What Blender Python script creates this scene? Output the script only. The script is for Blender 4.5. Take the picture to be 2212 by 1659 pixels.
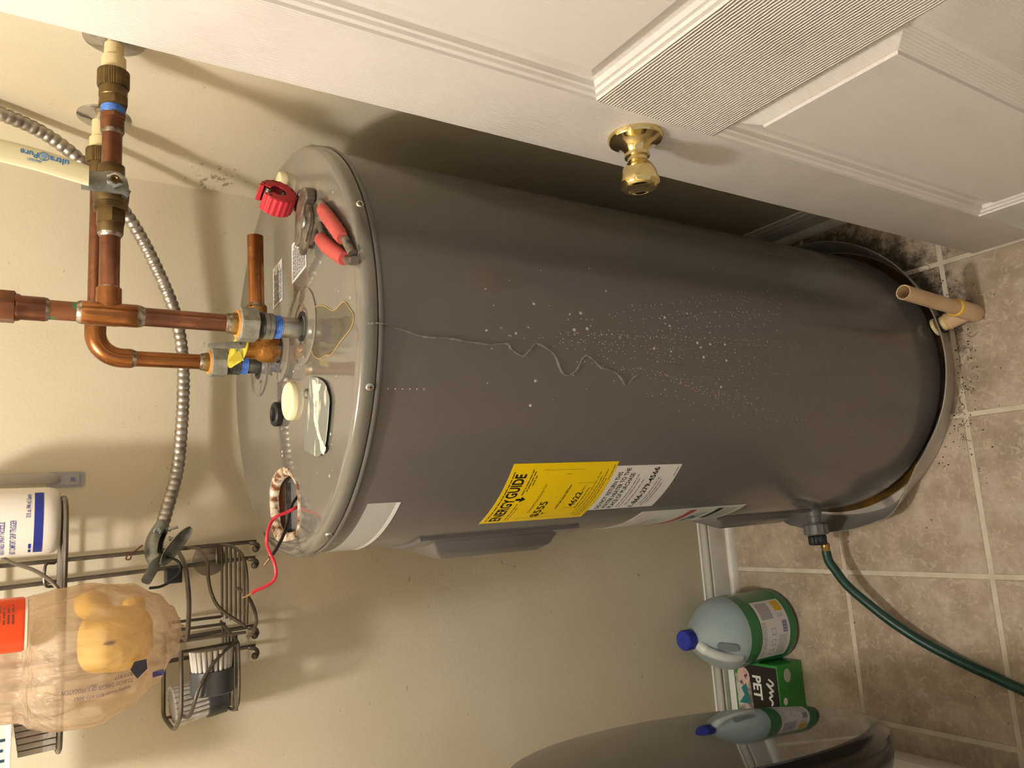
import bpy, bmesh, math, random
from math import sin, cos, pi, radians as RAD, sqrt
from mathutils import Vector as V, Matrix
random.seed(7)
for o in list(bpy.data.objects): bpy.data.objects.remove(o)
SC = bpy.context.scene
COL = SC.collection
# ------------------------------------------------------------------ camera, world, lamp, exposure
LAMP_POS = (-.28, .68, 2.355)
LAMP_STRENGTH = 350.0
LAMP_COL = (1.0, .935, .855)
EXPOSURE = 0.22
cam = bpy.data.cameras.new('camera'); cam_ob = bpy.data.objects.new('camera', cam); COL.objects.link(cam_ob)
_r = V((.98429279, -.17299732, .03520849)); _d = V((-.06520449, -.54156588, -.83812575)); _f = V((.16406123, .82266538, -.54433959))
m3 = Matrix((_d, _r, -_f)).transposed()          # the phone was held sideways: image right = down, image up = right
cam_ob.matrix_world = Matrix.Translation((0, 0, 1.54)) @ m3.to_4x4()
cam.sensor_fit = 'HORIZONTAL'; cam.sensor_width = 36; cam.lens = 36 * 1662 / 2212; cam.clip_start = .02
SC.camera = cam_ob
W = bpy.data.worlds.new('hall_ambient_fill'); SC.world = W; W.use_nodes = True
W.node_tree.nodes['Background'].inputs[0].default_value = (.60, .55, .49, 1)
W.node_tree.nodes['Background'].inputs[1].default_value = .75  # even ambient fill added through the doorway to lift floor and shadows
vs = SC.view_settings
vs.view_transform = 'Standard'; vs.look = 'None'; vs.gamma = 1; vs.use_curve_mapping = False; vs.exposure = EXPOSURE

# ------------------------------------------------------------------ materials
def lin(c):
    return tuple(((x/255)/12.92 if x/255 <= .04045 else ((x/255+.055)/1.055)**2.4) for x in c) + (1,)
MATS = {}
def mat(name, col, rough=.5, metal=0., col2=None, scale=20., thr=(.35, .65), bump=0., bscale=60., stretch=(1, 1, 1), coat=0., trans=0., ior=1.45,
        rvar=0., alpha=1., emit=None, estr=0., spec=.5, detail=4., world=False, sheen=0.):
    if name in MATS: return MATS[name]
    m = bpy.data.materials.new(name); m.use_nodes = True; MATS[name] = m
    nt = m.node_tree; b = nt.nodes['Principled BSDF']
    b.inputs['Base Color'].default_value = lin(col); b.inputs['Roughness'].default_value = rough; b.inputs['Metallic'].default_value = metal
    b.inputs['Coat Weight'].default_value = coat; b.inputs['Transmission Weight'].default_value = trans; b.inputs['IOR'].default_value = ior
    b.inputs['Alpha'].default_value = alpha; b.inputs['Specular IOR Level'].default_value = spec
    if emit: b.inputs['Emission Color'].default_value = emit; b.inputs['Emission Strength'].default_value = estr
    L = nt.links
    need = col2 or bump or rvar
    if need:
        if world:
            g = nt.nodes.new('ShaderNodeNewGeometry'); src = g.outputs['Position']
        else:
            tc = nt.nodes.new('ShaderNodeTexCoord'); src = tc.outputs['Object']
        mp = nt.nodes.new('ShaderNodeMapping'); mp.inputs['Scale'].default_value = stretch; L.new(src, mp.inputs[0])
    if col2 or rvar:
        n = nt.nodes.new('ShaderNodeTexNoise'); n.inputs['Scale'].default_value = scale; n.inputs['Detail'].default_value = detail
        L.new(mp.outputs[0], n.inputs['Vector'])
        r = nt.nodes.new('ShaderNodeMapRange'); r.inputs[1].default_value = thr[0]; r.inputs[2].default_value = thr[1]
        L.new(n.outputs[0], r.inputs[0])
        if col2:
            mx = nt.nodes.new('ShaderNodeMix'); mx.data_type = 'RGBA'
            mx.inputs[6].default_value = lin(col); mx.inputs[7].default_value = lin(col2)
            L.new(r.outputs[0], mx.inputs[0]); L.new(mx.outputs[2], b.inputs['Base Color'])
        if rvar:
            r2 = nt.nodes.new('ShaderNodeMapRange'); r2.inputs[3].default_value = max(.02, rough-rvar); r2.inputs[4].default_value = min(1, rough+rvar)
            L.new(r.outputs[0], r2.inputs[0]); L.new(r2.outputs[0], b.inputs['Roughness'])
    if bump:
        n2 = nt.nodes.new('ShaderNodeTexNoise'); n2.inputs['Scale'].default_value = bscale; n2.inputs['Detail'].default_value = 5
        L.new(mp.outputs[0], n2.inputs['Vector'])
        bp = nt.nodes.new('ShaderNodeBump'); bp.inputs['Strength'].default_value = 1.0; bp.inputs['Distance'].default_value = bump
        L.new(n2.outputs[0], bp.inputs['Height']); L.new(bp.outputs[0], b.inputs['Normal'])
    return m
def N(m, t, **kw):
    n = m.node_tree.nodes.new(t)
    for k, v in kw.items(): setattr(n, k, v)
    return n
def film(name, col, opac=.55, rough=.25, col2=None, scale=30, bump=.004, bscale=18, stretch=(1, 1, 1)):
    """thin plastic film: partly see-through sheet with a glossy surface"""
    m = mat(name, col, rough, col2=col2, scale=scale, bump=bump, bscale=bscale, stretch=stretch, spec=.8)
    nt = m.node_tree; b = nt.nodes['Principled BSDF']; out = nt.nodes['Material Output']
    tr = nt.nodes.new('ShaderNodeBsdfTransparent'); tr.inputs[0].default_value = lin((248, 238, 226))
    tl = nt.nodes.new('ShaderNodeBsdfTranslucent'); tl.inputs[0].default_value = lin(col)
    m1 = nt.nodes.new('ShaderNodeMixShader'); m1.inputs[0].default_value = .35
    m2 = nt.nodes.new('ShaderNodeMixShader'); m2.inputs[0].default_value = opac
    nt.links.new(b.outputs[0], m1.inputs[1]); nt.links.new(tl.outputs[0], m1.inputs[2])
    nt.links.new(tr.outputs[0], m2.inputs[1]); nt.links.new(m1.outputs[0], m2.inputs[2]); nt.links.new(m2.outputs[0], out.inputs[0])
    return m

# ------------------------------------------------------------------ object helpers
WL = {}                                           # world location of every object used as a parent
def prop(o, label=None, cat=None, group=None, kind=None):
    for k, v in (('label', label), ('category', cat), ('group', group), ('kind', kind)):
        if v: o[k] = v
    return o
def link(o, loc, parent):
    o.location = loc; COL.objects.link(o); WL[o.name] = V(loc)
    if parent is not None:
        o.parent = parent; o.matrix_parent_inverse = Matrix.Translation(-WL[parent.name])
    return o
def empty(name, loc, label, cat, group=None, kind=None):
    o = bpy.data.objects.new(name, None); o.empty_display_size = .05
    link(o, loc, None); return prop(o, label, cat, group, kind)
def build(name, vf, m, parent=None, smooth=True, auto=40, bevel=0., bseg=2, label=None, cat=None, group=None, kind=None, sub=0, solid=0., mods=None):
    vs_, fs = vf
    lo = V([min(v[i] for v in vs_) for i in range(3)]); hi = V([max(v[i] for v in vs_) for i in range(3)])
    c = V(((lo.x+hi.x)/2, (lo.y+hi.y)/2, lo.z))
    me = bpy.data.meshes.new(name)
    me.from_pydata([tuple(V(v)-c) for v in vs_], [], fs)
    bm = bmesh.new(); bm.from_mesh(me)
    bmesh.ops.remove_doubles(bm, verts=bm.verts, dist=1e-6)
    bmesh.ops.recalc_face_normals(bm, faces=bm.faces)
    if bevel > 0:
        es = [e for e in bm.edges if len(e.link_faces) == 2 and e.calc_face_angle(0) > RAD(30)]
        bmesh.ops.bevel(bm, geom=es, offset=bevel, segments=bseg, affect='EDGES', profile=.5, clamp_overlap=True)
    bm.to_mesh(me); bm.free()
    if smooth:
        me.polygons.foreach_set('use_smooth', [True]*len(me.polygons)); me.set_sharp_from_angle(angle=RAD(auto))
    if m: me.materials.append(m)
    if name in ('fine_print', 'ruled_box', 'barcode', 'dark_print'): kind = 'stuff'
    o = bpy.data.objects.new(name, me); link(o, c, parent); prop(o, label, cat, group, kind)
    if solid: s = o.modifiers.new('thickness', 'SOLIDIFY'); s.thickness = solid; s.offset = 0
    if sub: s = o.modifiers.new('smooth', 'SUBSURF'); s.levels = s.render_levels = sub
    return o
def join(*parts):
    vs_, fs = [], []
    for v, f in parts:
        k = len(vs_); vs_ += list(v); fs += [tuple(i+k for i in q) for q in f]
    return vs_, fs
def xf(vf, M): return [M @ V(v) for v in vf[0]], vf[1]
def frame(axis, up=(0, 0, 1)):
    z = V(axis).normalized(); x = V(up).cross(z)
    if x.length < 1e-4: x = V((1, 0, 0)).cross(z) if abs(z.x) < .9 else V((0, 1, 0)).cross(z)
    x.normalize(); return x, z.cross(x), z
def lathe(o, axis, prof, seg=32, hexa=None, rib=None, cap=True):
    """profile [(radius, height along axis)]; rib=(count, amplitude)"""
    x, y, z = frame(axis); o = V(o); vs_, fs = [], []
    for r, h in prof:
        for i in range(seg):
            a = 2*pi*i/seg; rr = r
            if rib: rr = r + rib[1]*(1 if (i*rib[0]*2//seg) % 2 else -1)
            vs_.append(o + z*h + (x*cos(a)+y*sin(a))*rr)
    n = len(prof)
    for j in range(n-1):
        for i in range(seg):
            k = (i+1) % seg; fs.append((j*seg+i, j*seg+k, (j+1)*seg+k, (j+1)*seg+i))
    if cap: fs.append(tuple(range(seg))[::-1]); fs.append(tuple((n-1)*seg+i for i in range(seg)))
    return vs_, fs
def cyl(a, b, r, seg=24, cap=True):
    a, b = V(a), V(b); return lathe(a, b-a, [(r, 0), (r, (b-a).length)], seg, cap=cap)
def pipe(a, b, r, ri, seg=24):
    a, b = V(a), V(b); h = (b-a).length
    return lathe(a, b-a, [(ri, 0), (r, 0), (r, h), (ri, h), (ri, 0)], seg, cap=False)
def hexnut(a, b, R, ch=.12):
    a, b = V(a), V(b); h = (b-a).length; c = R*ch
    return lathe(a, b-a, [(R-c, 0), (R, c*.6), (R, h-c*.6), (R-c, h)], 6)
def ball(c, r, seg=12, sq=(1, 1, 1)):
    prof = [(max(1e-5, sin(pi*i/seg)*r), -cos(pi*i/seg)*r) for i in range(seg+1)]
    vs_, fs = lathe((0, 0, 0), (0, 0, 1), prof, seg*2, cap=False)
    return [V(c)+V((v[0]*sq[0], v[1]*sq[1], v[2]*sq[2])) for v in vs_], fs
def cr(pts, n=8, closed=False):
    P = [V(p) for p in pts]; out = []; k = len(P)
    rng = k if closed else k-1
    for i in range(rng):
        p0 = P[(i-1) % k] if closed or i > 0 else P[0]*2-P[1]
        p1 = P[i]; p2 = P[(i+1) % k]
        p3 = P[(i+2) % k] if closed or i+2 < k else P[-1]*2-P[-2]
        for j in range(n):
            t = j/n
            out.append(.5*((2*p1)+(p2-p0)*t+(2*p0-5*p1+4*p2-p3)*t*t+(3*p1-p0-3*p2+p3)*t**3))
    if not closed: out.append(P[-1])
    return out
def sweep(path, r, seg=8, closed=False, flat=None, cap=True):
    """tube along path; r float or list; flat=(w,h) ellipse section"""
    P = [V(p) for p in path]; n = len(P); vs_, fs = [], []
    T = []
    for i in range(n):
        a = P[(i-1) % n] if closed or i > 0 else P[i]; b = P[(i+1) % n] if closed or i < n-1 else P[i]
        t = b-a; T.append(t.normalized() if t.length > 0 else V((0, 0, 1)))
    x, y, _ = frame(T[0])
    for i in range(n):
        x = (x - T[i]*x.dot(T[i])); x.normalize(); y = T[i].cross(x)
        rr = r[i] if isinstance(r, (list, tuple)) else r
        for j in range(seg):
            a = 2*pi*j/seg
            vs_.append(P[i] + (x*cos(a)*(flat[0] if flat else 1)+y*sin(a)*(flat[1] if flat else 1))*rr)
    for i in range(n if closed else n-1):
        k = (i+1) % n
        for j in range(seg):
            q = (j+1) % seg; fs.append((i*seg+j, i*seg+q, k*seg+q, k*seg+j))
    if not closed and cap:
        fs.append(tuple(range(seg))[::-1]); fs.append(tuple((n-1)*seg+j for j in range(seg)))
    return vs_, fs
def wire(pts, r=.003, n=6, seg=8, closed=False): return sweep(cr(pts, n, closed) if n > 1 else pts, r, seg, closed)
def box(lo, hi):
    x0, y0, z0 = lo; x1, y1, z1 = hi
    return ([(x0, y0, z0), (x1, y0, z0), (x1, y1, z0), (x0, y1, z0), (x0, y0, z1), (x1, y0, z1), (x1, y1, z1), (x0, y1, z1)],
            [(0, 3, 2, 1), (4, 5, 6, 7), (0, 1, 5, 4), (1, 2, 6, 5), (2, 3, 7, 6), (3, 0, 4, 7)])
def prism(poly, z0, z1, M=None):
    """polygon [(x,y)] extruded z0..z1"""
    n = len(poly); vs_ = [(x, y, z0) for x, y in poly]+[(x, y, z1) for x, y in poly]
    fs = [tuple(range(n))[::-1], tuple(range(n, 2*n))]+[(i, (i+1) % n, n+(i+1) % n, n+i) for i in range(n)]
    return xf((vs_, fs), M) if M else (vs_, fs)
def rrect(w, h, r, n=5):
    out = []
    for cx, cy, a0 in ((w/2-r, h/2-r, 0), (-w/2+r, h/2-r, 90), (-w/2+r, -h/2+r, 180), (w/2-r, -h/2+r, 270)):
        for i in range(n+1):
            a = RAD(a0+90*i/n); out.append((cx+r*cos(a), cy+r*sin(a)))
    return out
def basis(o, x, y):
    x = V(x).normalized(); y = V(y); y = (y-x*y.dot(x)).normalized(); z = x.cross(y)
    return Matrix.Translation(o) @ Matrix((x, y, z)).transposed().to_4x4()
def text_vf(s, size, bold=0., align='LEFT'):
    cu = bpy.data.curves.new('t', 'FONT'); cu.body = s; cu.size = size; cu.offset = bold; cu.align_x = align; cu.resolution_u = 3
    ob = bpy.data.objects.new('t', cu); COL.objects.link(ob)
    dg = bpy.context.evaluated_depsgraph_get(); me = bpy.data.meshes.new_from_object(ob.evaluated_get(dg))
    vf = ([tuple(v.co) for v in me.vertices], [tuple(p.vertices) for p in me.polygons])
    bpy.data.objects.remove(ob); bpy.data.curves.remove(cu); bpy.data.meshes.remove(me)
    return vf
def fit(vf, w=None, h=None):
    xs = [v[0] for v in vf[0]]; ys = [v[1] for v in vf[0]]
    sx = w/(max(xs)-min(xs)) if w else 1; sy = h/(max(ys)-min(ys)) if h else 1
    if w and not h: sy = sx
    if h and not w: sx = sy
    return [((v[0]-min(xs))*sx, (v[1]-min(ys))*sy, 0) for v in vf[0]], vf[1]
def shift(vf, x=0, y=0): return [(v[0]+x, v[1]+y, v[2] if len(v) > 2 else 0) for v in vf[0]], vf[1]
def rect2(x0, y0, x1, y1): return [(x0, y0, 0), (x1, y0, 0), (x1, y1, 0), (x0, y1, 0)], [(0, 1, 2, 3)]
def bars(rows, rng, h=.5):
    """lines of print too fine to read: rows of short word bars; rows=[(x0,x1,y,height)]"""
    P = []
    for x0, x1, y, hh in rows:
        x = x0
        while x < x1:
            w = rng.uniform(1.2, 4.5)*hh; P.append(rect2(x, y, min(x+w, x1), y+hh*h)); x += w+hh*.5
    return join(*P)
HC = V((.243, 1.052, 0)); HR = .28
def oncyl(vf, a_left, z_bot, off, c=HC, R=HR):
    """wrap a flat (x right, y up) drawing onto a vertical cylinder, left edge at angle a_left degrees"""
    out = []
    for v in vf[0]:
        a = RAD(a_left)+v[0]/R; rr = R+off+(v[2] if len(v) > 2 else 0); out.append(V((c.x+rr*cos(a), c.y+rr*sin(a), z_bot+v[1])))
    return out, vf[1]
def grid2(x0, y0, x1, y1, nx, ny=1):
    vs_ = [(x0+(x1-x0)*i/nx, y0+(y1-y0)*j/ny, 0) for j in range(ny+1) for i in range(nx+1)]
    return vs_, [(j*(nx+1)+i, j*(nx+1)+i+1, (j+1)*(nx+1)+i+1, (j+1)*(nx+1)+i) for j in range(ny) for i in range(nx)]
def patch(a0, a1, z0, z1, off, th=.0004, c=HC, R=HR, nx=24, cut=0.):
    """thin curved sheet a0..a1 degrees; outer surface at R+off+th"""
    w = RAD(a1-a0)*R; h = z1-z0
    top = oncyl([[(x, y, th) for x, y, _ in grid2(0, 0, w, h, nx)[0]], grid2(0, 0, w, h, nx)[1]], a0, z0, off, c, R)
    bot = oncyl(grid2(0, 0, w, h, nx), a0, z0, off, c, R)
    vs_ = bot[0]+top[0]; k = len(bot[0]); fs = [f[::-1] for f in bot[1]]+[tuple(i+k for i in f) for f in top[1]]
    n = nx+1
    edge = list(range(n))+[2*n-1]+list(range(2*n-2, n-1, -1))
    for i in range(len(edge)):
        a, b = edge[i], edge[(i+1) % len(edge)]; fs.append((a, b, b+k, a+k))
    return vs_, fs

# ------------------------------------------------------------------ palette
M_WALL = mat('cream_wall_paint', (210, 201, 178), .55, col2=(203, 191, 165), scale=3.5, bump=.0003, bscale=180, world=True, spec=.35)
M_TRIM = mat('white_trim_paint', (218, 214, 204), .38, col2=(200, 192, 176), scale=14, thr=(.5, .8))
M_CEIL = mat('ceiling_paint', (226, 221, 208), .8, bump=.001, bscale=120)
M_CHROME = mat('polished_chrome', (196, 194, 192), .18, 1., col2=(120, 116, 112), scale=40, thr=(.5, .75))
M_ZINC = mat('zinc_plated_steel', (172, 174, 170), .38, 1., col2=(128, 130, 126), scale=60, thr=(.4, .7), bump=.0002, bscale=200)
M_ZINCNUT = mat('cast_zinc_nut', (168, 168, 158), .5, .6, col2=(140, 140, 130), scale=90, bump=.0002, bscale=300)
M_DARKSTEEL = mat('dark_threaded_steel', (122, 122, 120), .42, .85, col2=(74, 74, 74), scale=80)
M_TAPE = mat('blue_thread_tape', (96, 146, 222), .45, col2=(60, 104, 190), scale=160, bump=.0005, bscale=260)
M_COPPER = mat('aged_copper', (148, 100, 76), .34, .9, col2=(90, 60, 48), scale=24, thr=(.35, .7), stretch=(1, 1, 1), rvar=.1)
M_COPPER2 = mat('bright_copper', (166, 110, 66), .30, .92, col2=(104, 66, 40), scale=20, thr=(.4, .75), rvar=.08)
M_PATINA = mat('copper_green_patina', (140, 92, 64), .5, .7, col2=(84, 142, 104), scale=55, thr=(.52, .6))
M_SOLDER = mat('silver_solder', (186, 178, 164), .35, .9, col2=(110, 92, 72), scale=140, bump=.0008, bscale=220)
M_BRASSDK = mat('tarnished_brass', (124, 104, 68), .42, .85, col2=(84, 68, 46), scale=35, bump=.0002, bscale=150)
M_BRASSLT = mat('worn_brass', (186, 156, 92), .35, .9, col2=(126, 98, 56), scale=60)
M_BRONZE = mat('cast_bronze', (192, 140, 74), .42, .8, col2=(146, 98, 48), scale=70, bump=.0009, bscale=260)
M_CPVC = mat('cream_cpvc', (226, 206, 160), .4, col2=(208, 180, 128), scale=40, thr=(.5, .75))
M_ORANGEGASKET = mat('orange_gasket', (226, 158, 84), .55)
M_BLACKRUBBER = mat('black_rubber', (24, 23, 23), .5)
M_BLACKPLASTIC = mat('black_plastic', (30, 31, 36), .35)
M_HEATER = mat('taupe_enamel', (102, 97, 95), .22, coat=.2, spec=.5)
M_LID = mat('taupe_enamel_lid', (108, 104, 97), .10, col2=(118, 112, 100), scale=7, thr=(.5, .75), rvar=.03, coat=.7, spec=.6)
M_WHITELABEL = mat('white_label_paper', (226, 224, 222), .4)
M_YELLOW = mat('yellow_label_paper', (240, 206, 22), .3, coat=.2)
M_INK = mat('black_print', (22, 20, 18), .5)
M_INKGREY = mat('grey_print', (110, 108, 108), .5)
M_RED = mat('red_wire_insulation', (204, 44, 62), .35)
M_TILE = None

# ------------------------------------------------------------------ setting: floor with tiles
def tile_material():
    m = bpy.data.materials.new('mottled_beige_tile'); m.use_nodes = True; nt = m.node_tree; L = nt.links; b = nt.nodes['Principled BSDF']
    g = N(m, 'ShaderNodeNewGeometry'); oi = N(m, 'ShaderNodeObjectInfo')
    ad = N(m, 'ShaderNodeVectorMath', operation='MULTIPLY_ADD'); ad.inputs[1].default_value = (1, 1, 1)
    L.new(g.outputs['Position'], ad.inputs[0]); L.new(oi.outputs['Random'], ad.inputs[2])
    n1 = N(m, 'ShaderNodeTexNoise'); n1.inputs['Scale'].default_value = 11; n1.inputs['Detail'].default_value = 7; n1.inputs['Roughness'].default_value = .68
    n2 = N(m, 'ShaderNodeTexNoise'); n2.inputs['Scale'].default_value = 70; n2.inputs['Detail'].default_value = 6; n2.inputs['Distortion'].default_value = 1.2
    for n in (n1, n2): L.new(ad.outputs[0], n.inputs['Vector'])
    r1 = N(m, 'ShaderNodeValToRGB'); e = r1.color_ramp.elements
    e[0].position = .30; e[0].color = lin((148, 132, 114)); e[1].position = .68; e[1].color = lin((198, 185, 166))
    e2 = r1.color_ramp.elements.new(.5); e2.color = lin((174, 157, 137))
    L.new(n1.outputs[0], r1.inputs[0])
    mr = N(m, 'ShaderNodeMapRange'); mr.inputs[1].default_value = .52; mr.inputs[2].default_value = .74; mr.inputs[4].default_value = .6
    L.new(n2.outputs[0], mr.inputs[0])
    mx = N(m, 'ShaderNodeMix', data_type='RGBA'); mx.inputs[7].default_value = lin((214, 202, 180))
    L.new(mr.outputs[0], mx.inputs[0]); L.new(r1.outputs[0], mx.inputs[6])
    # dirt swept up against the drain pan (a grimy ring with ragged edge)
    sub = N(m, 'ShaderNodeVectorMath', operation='DISTANCE'); sub.inputs[1].default_value = (HC.x+.02, HC.y, 0); L.new(g.outputs['Position'], sub.inputs[0])
    n3 = N(m, 'ShaderNodeTexNoise'); n3.inputs['Scale'].default_value = 34; n3.inputs['Detail'].default_value = 8; n3.inputs['Roughness'].default_value = .75; L.new(g.outputs['Position'], n3.inputs['Vector'])
    rr = N(m, 'ShaderNodeMapRange'); rr.inputs[1].default_value = .30; rr.inputs[2].default_value = .40; rr.inputs[3].default_value = .60; rr.inputs[4].default_value = .28
    L.new(sub.outputs['Value'], rr.inputs[0])
    sx = N(m, 'ShaderNodeSeparateXYZ'); L.new(g.outputs['Position'], sx.inputs[0])
    rx = N(m, 'ShaderNodeMapRange'); rx.inputs[1].default_value = .05; rx.inputs[2].default_value = .30; L.new(sx.outputs[0], rx.inputs[0])
    mu = N(m, 'ShaderNodeMath', operation='MULTIPLY'); L.new(rr.outputs[0], mu.inputs[0]); L.new(rx.outputs[0], mu.inputs[1])
    su = N(m, 'ShaderNodeMath', operation='ADD'); L.new(mu.outputs[0], su.inputs[0]); L.new(n3.outputs[0], su.inputs[1])
    st = N(m, 'ShaderNodeMapRange'); st.inputs[1].default_value = .93; st.inputs[2].default_value = 1.12; st.inputs[4].default_value = .85; L.new(su.outputs[0], st.inputs[0])
    mx2 = N(m, 'ShaderNodeMix', data_type='RGBA'); mx2.inputs[7].default_value = lin((44, 36, 30)); L.new(st.outputs[0], mx2.inputs[0]); L.new(mx.outputs[2], mx2.inputs[6])
    L.new(mx2.outputs[2], b.inputs['Base Color'])
    b.inputs['Roughness'].default_value = .42; b.inputs['Specular IOR Level'].default_value = .4
    bp = N(m, 'ShaderNodeBump'); bp.inputs['Distance'].default_value = .0008; L.new(n1.outputs[0], bp.inputs['Height']); L.new(bp.outputs[0], b.inputs['Normal'])
    return m
M_TILE = tile_material()
M_GROUT = mat('pale_grout', (216, 206, 186), .7, col2=(200, 188, 166), scale=30)
WX, WY = .61, 1.385                               # right wall, back wall
XL, YF = -1.25, -.125
floor = build('floor', box((XL-.1, -1.6, -.06), (WX+.1, WY+.1, -.0012)), M_GROUT, smooth=False, kind='structure')
TS = .3045; GX0, GY0 = -.1765, .7565
tile_me = None
gap = .0048
for i in range(-4, 3):
    for j in range(-8, 3):
        x0, y0 = GX0+i*TS, GY0+j*TS
        if x0 > WX or y0 > WY or x0+TS < XL or y0+TS < -1.5: continue
        if tile_me is None:
            t = build('tile', box((x0+gap, y0+gap, -.008), (x0+TS-gap, y0+TS-gap, 0)), M_TILE, floor, bevel=.0012, bseg=1); tile_me = t.data
        else:
            t = bpy.data.objects.new('tile', tile_me); link(t, (x0+TS/2, y0+TS/2, -.008), floor)

# walls / ceiling
def wall_material():
    m = M_WALL; nt = m.node_tree; L = nt.links; b = nt.nodes['Principled BSDF']
    src = b.inputs['Base Color'].links[0].from_socket
    g = N(m, 'ShaderNodeNewGeometry')
    mp = N(m, 'ShaderNodeMapping'); mp.inputs['Scale'].default_value = (1, 1, 2.2); L.new(g.outputs['Position'], mp.inputs[0])
    n = N(m, 'ShaderNodeTexNoise'); n.inputs['Scale'].default_value = 48; n.inputs['Detail'].default_value = 6; L.new(mp.outputs[0], n.inputs['Vector'])
    d = N(m, 'ShaderNodeVectorMath', operation='DISTANCE'); d.inputs[1].default_value = (.61, 1.325, 1.255); L.new(g.outputs['Position'], d.inputs[0])
    r = N(m, 'ShaderNodeMapRange'); r.inputs[1].default_value = .02; r.inputs[2].default_value = .075; r.inputs[3].default_value = .20; r.inputs[4].default_value = 0
    L.new(d.outputs['Value'], r.inputs[0])
    s = N(m, 'ShaderNodeMath', operation='ADD'); L.new(n.outputs[0], s.inputs[0]); L.new(r.outputs[0], s.inputs[1])
    t = N(m, 'ShaderNodeMapRange'); t.inputs[1].default_value = .70; t.inputs[2].default_value = .79; t.inputs[4].default_value = .7; L.new(s.outputs[0], t.inputs[0])
    mx = N(m, 'ShaderNodeMix', data_type='RGBA'); mx.inputs[7].default_value = lin((112, 94, 70)); L.new(t.outputs[0], mx.inputs[0]); L.new(src, mx.inputs[6])
    L.new(mx.outputs[2], b.inputs['Base Color'])
wall_material()
H = 2.44
build('wall_back', box((XL-.1, WY, 0), (WX+.1, WY+.1, H)), M_WALL, smooth=False, kind='structure')
build('wall_right', box((WX, YF-.1, 0), (WX+.1, WY, H)), M_WALL, smooth=False, kind='structure')
build('wall_left', box((XL-.1, YF-.1, 0), (XL, WY, H)), M_WALL, smooth=False, kind='structure')
build('wall_front', join(box((XL, YF-.1, 0), (-.42, YF, H)), box((.47, YF-.1, 0), (WX, YF, H)), box((-.42, YF-.1, 2.07), (.47, YF, H))), M_WALL, smooth=False, kind='structure')
build('ceiling', box((XL-.1, YF-.1, H), (WX+.1, WY+.1, H+.08)), M_CEIL, smooth=False, kind='structure')

def extr(prof, p0, p1, inward):
    """profile [(out, z)] run along p0->p1; 'inward' = direction out of the wall"""
    vs_, fs = [], []; n = len(prof); d = V(inward)
    for p in (p0, p1):
        for o_, z in prof: vs_.append(V(p)+d*o_+V((0, 0, z)))
    fs = [(i, (i+1) % n, n+(i+1) % n, n+i) for i in range(n)]+[tuple(range(n))[::-1], tuple(range(n, 2*n))]
    return vs_, fs
BB = [(0, 0), (.011, 0), (.0115, .071), (.0105, .0735), (.0062, .0745), (.0060, .0785), (.0098, .0800), (.0102, .0840), (.0080, .0885), (.0050, .0930), (.0040, .0960), (.0040, .1005), (0, .102)]
QR = [(.011, 0)]+[(.011+.016*cos(RAD(a)), .018*sin(RAD(a))) for a in range(0, 91, 15)]+[(.011, .018)]
bbk = build('baseboard_back', extr(BB, (XL, WY, 0), (WX, WY, 0), (0, -1, 0)), M_TRIM, kind='structure')
build('quarter_round', extr(QR, (XL, WY, 0), (WX-.02, WY, 0), (0, -1, 0)), M_TRIM, bbk)
bbr = build('baseboard_right', extr(BB, (WX, YF, 0), (WX, WY-.012, 0), (-1, 0, 0)), M_TRIM, kind='structure')
build('quarter_round', extr(QR, (WX, YF, 0), (WX, WY-.012, 0), (-1, 0, 0)), M_TRIM, bbr)

# ------------------------------------------------------------------ ceiling lamp (the room's only lamp; the world adds an ambient fill)
lamp = empty('ceiling_lamp', (LAMP_POS[0], LAMP_POS[1], H-.03), 'round bulb in a white ceiling lamp holder above the room', 'lamp')
build('lamp_holder', lathe((LAMP_POS[0], LAMP_POS[1], H), (0, 0, -1), [(.075, 0), (.075, .012), (.05, .022), (.03, .026)], 32), M_TRIM, lamp)
mb = bpy.data.materials.new('lit_bulb'); mb.use_nodes = True; nt = mb.node_tree
em = nt.nodes.new('ShaderNodeEmission'); em.inputs[0].default_value = LAMP_COL+(1,); em.inputs[1].default_value = LAMP_STRENGTH
nt.links.new(em.outputs[0], nt.nodes['Material Output'].inputs[0])
build('bulb', ball((LAMP_POS[0], LAMP_POS[1], LAMP_POS[2]), .058, 12), mb, lamp)

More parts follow.
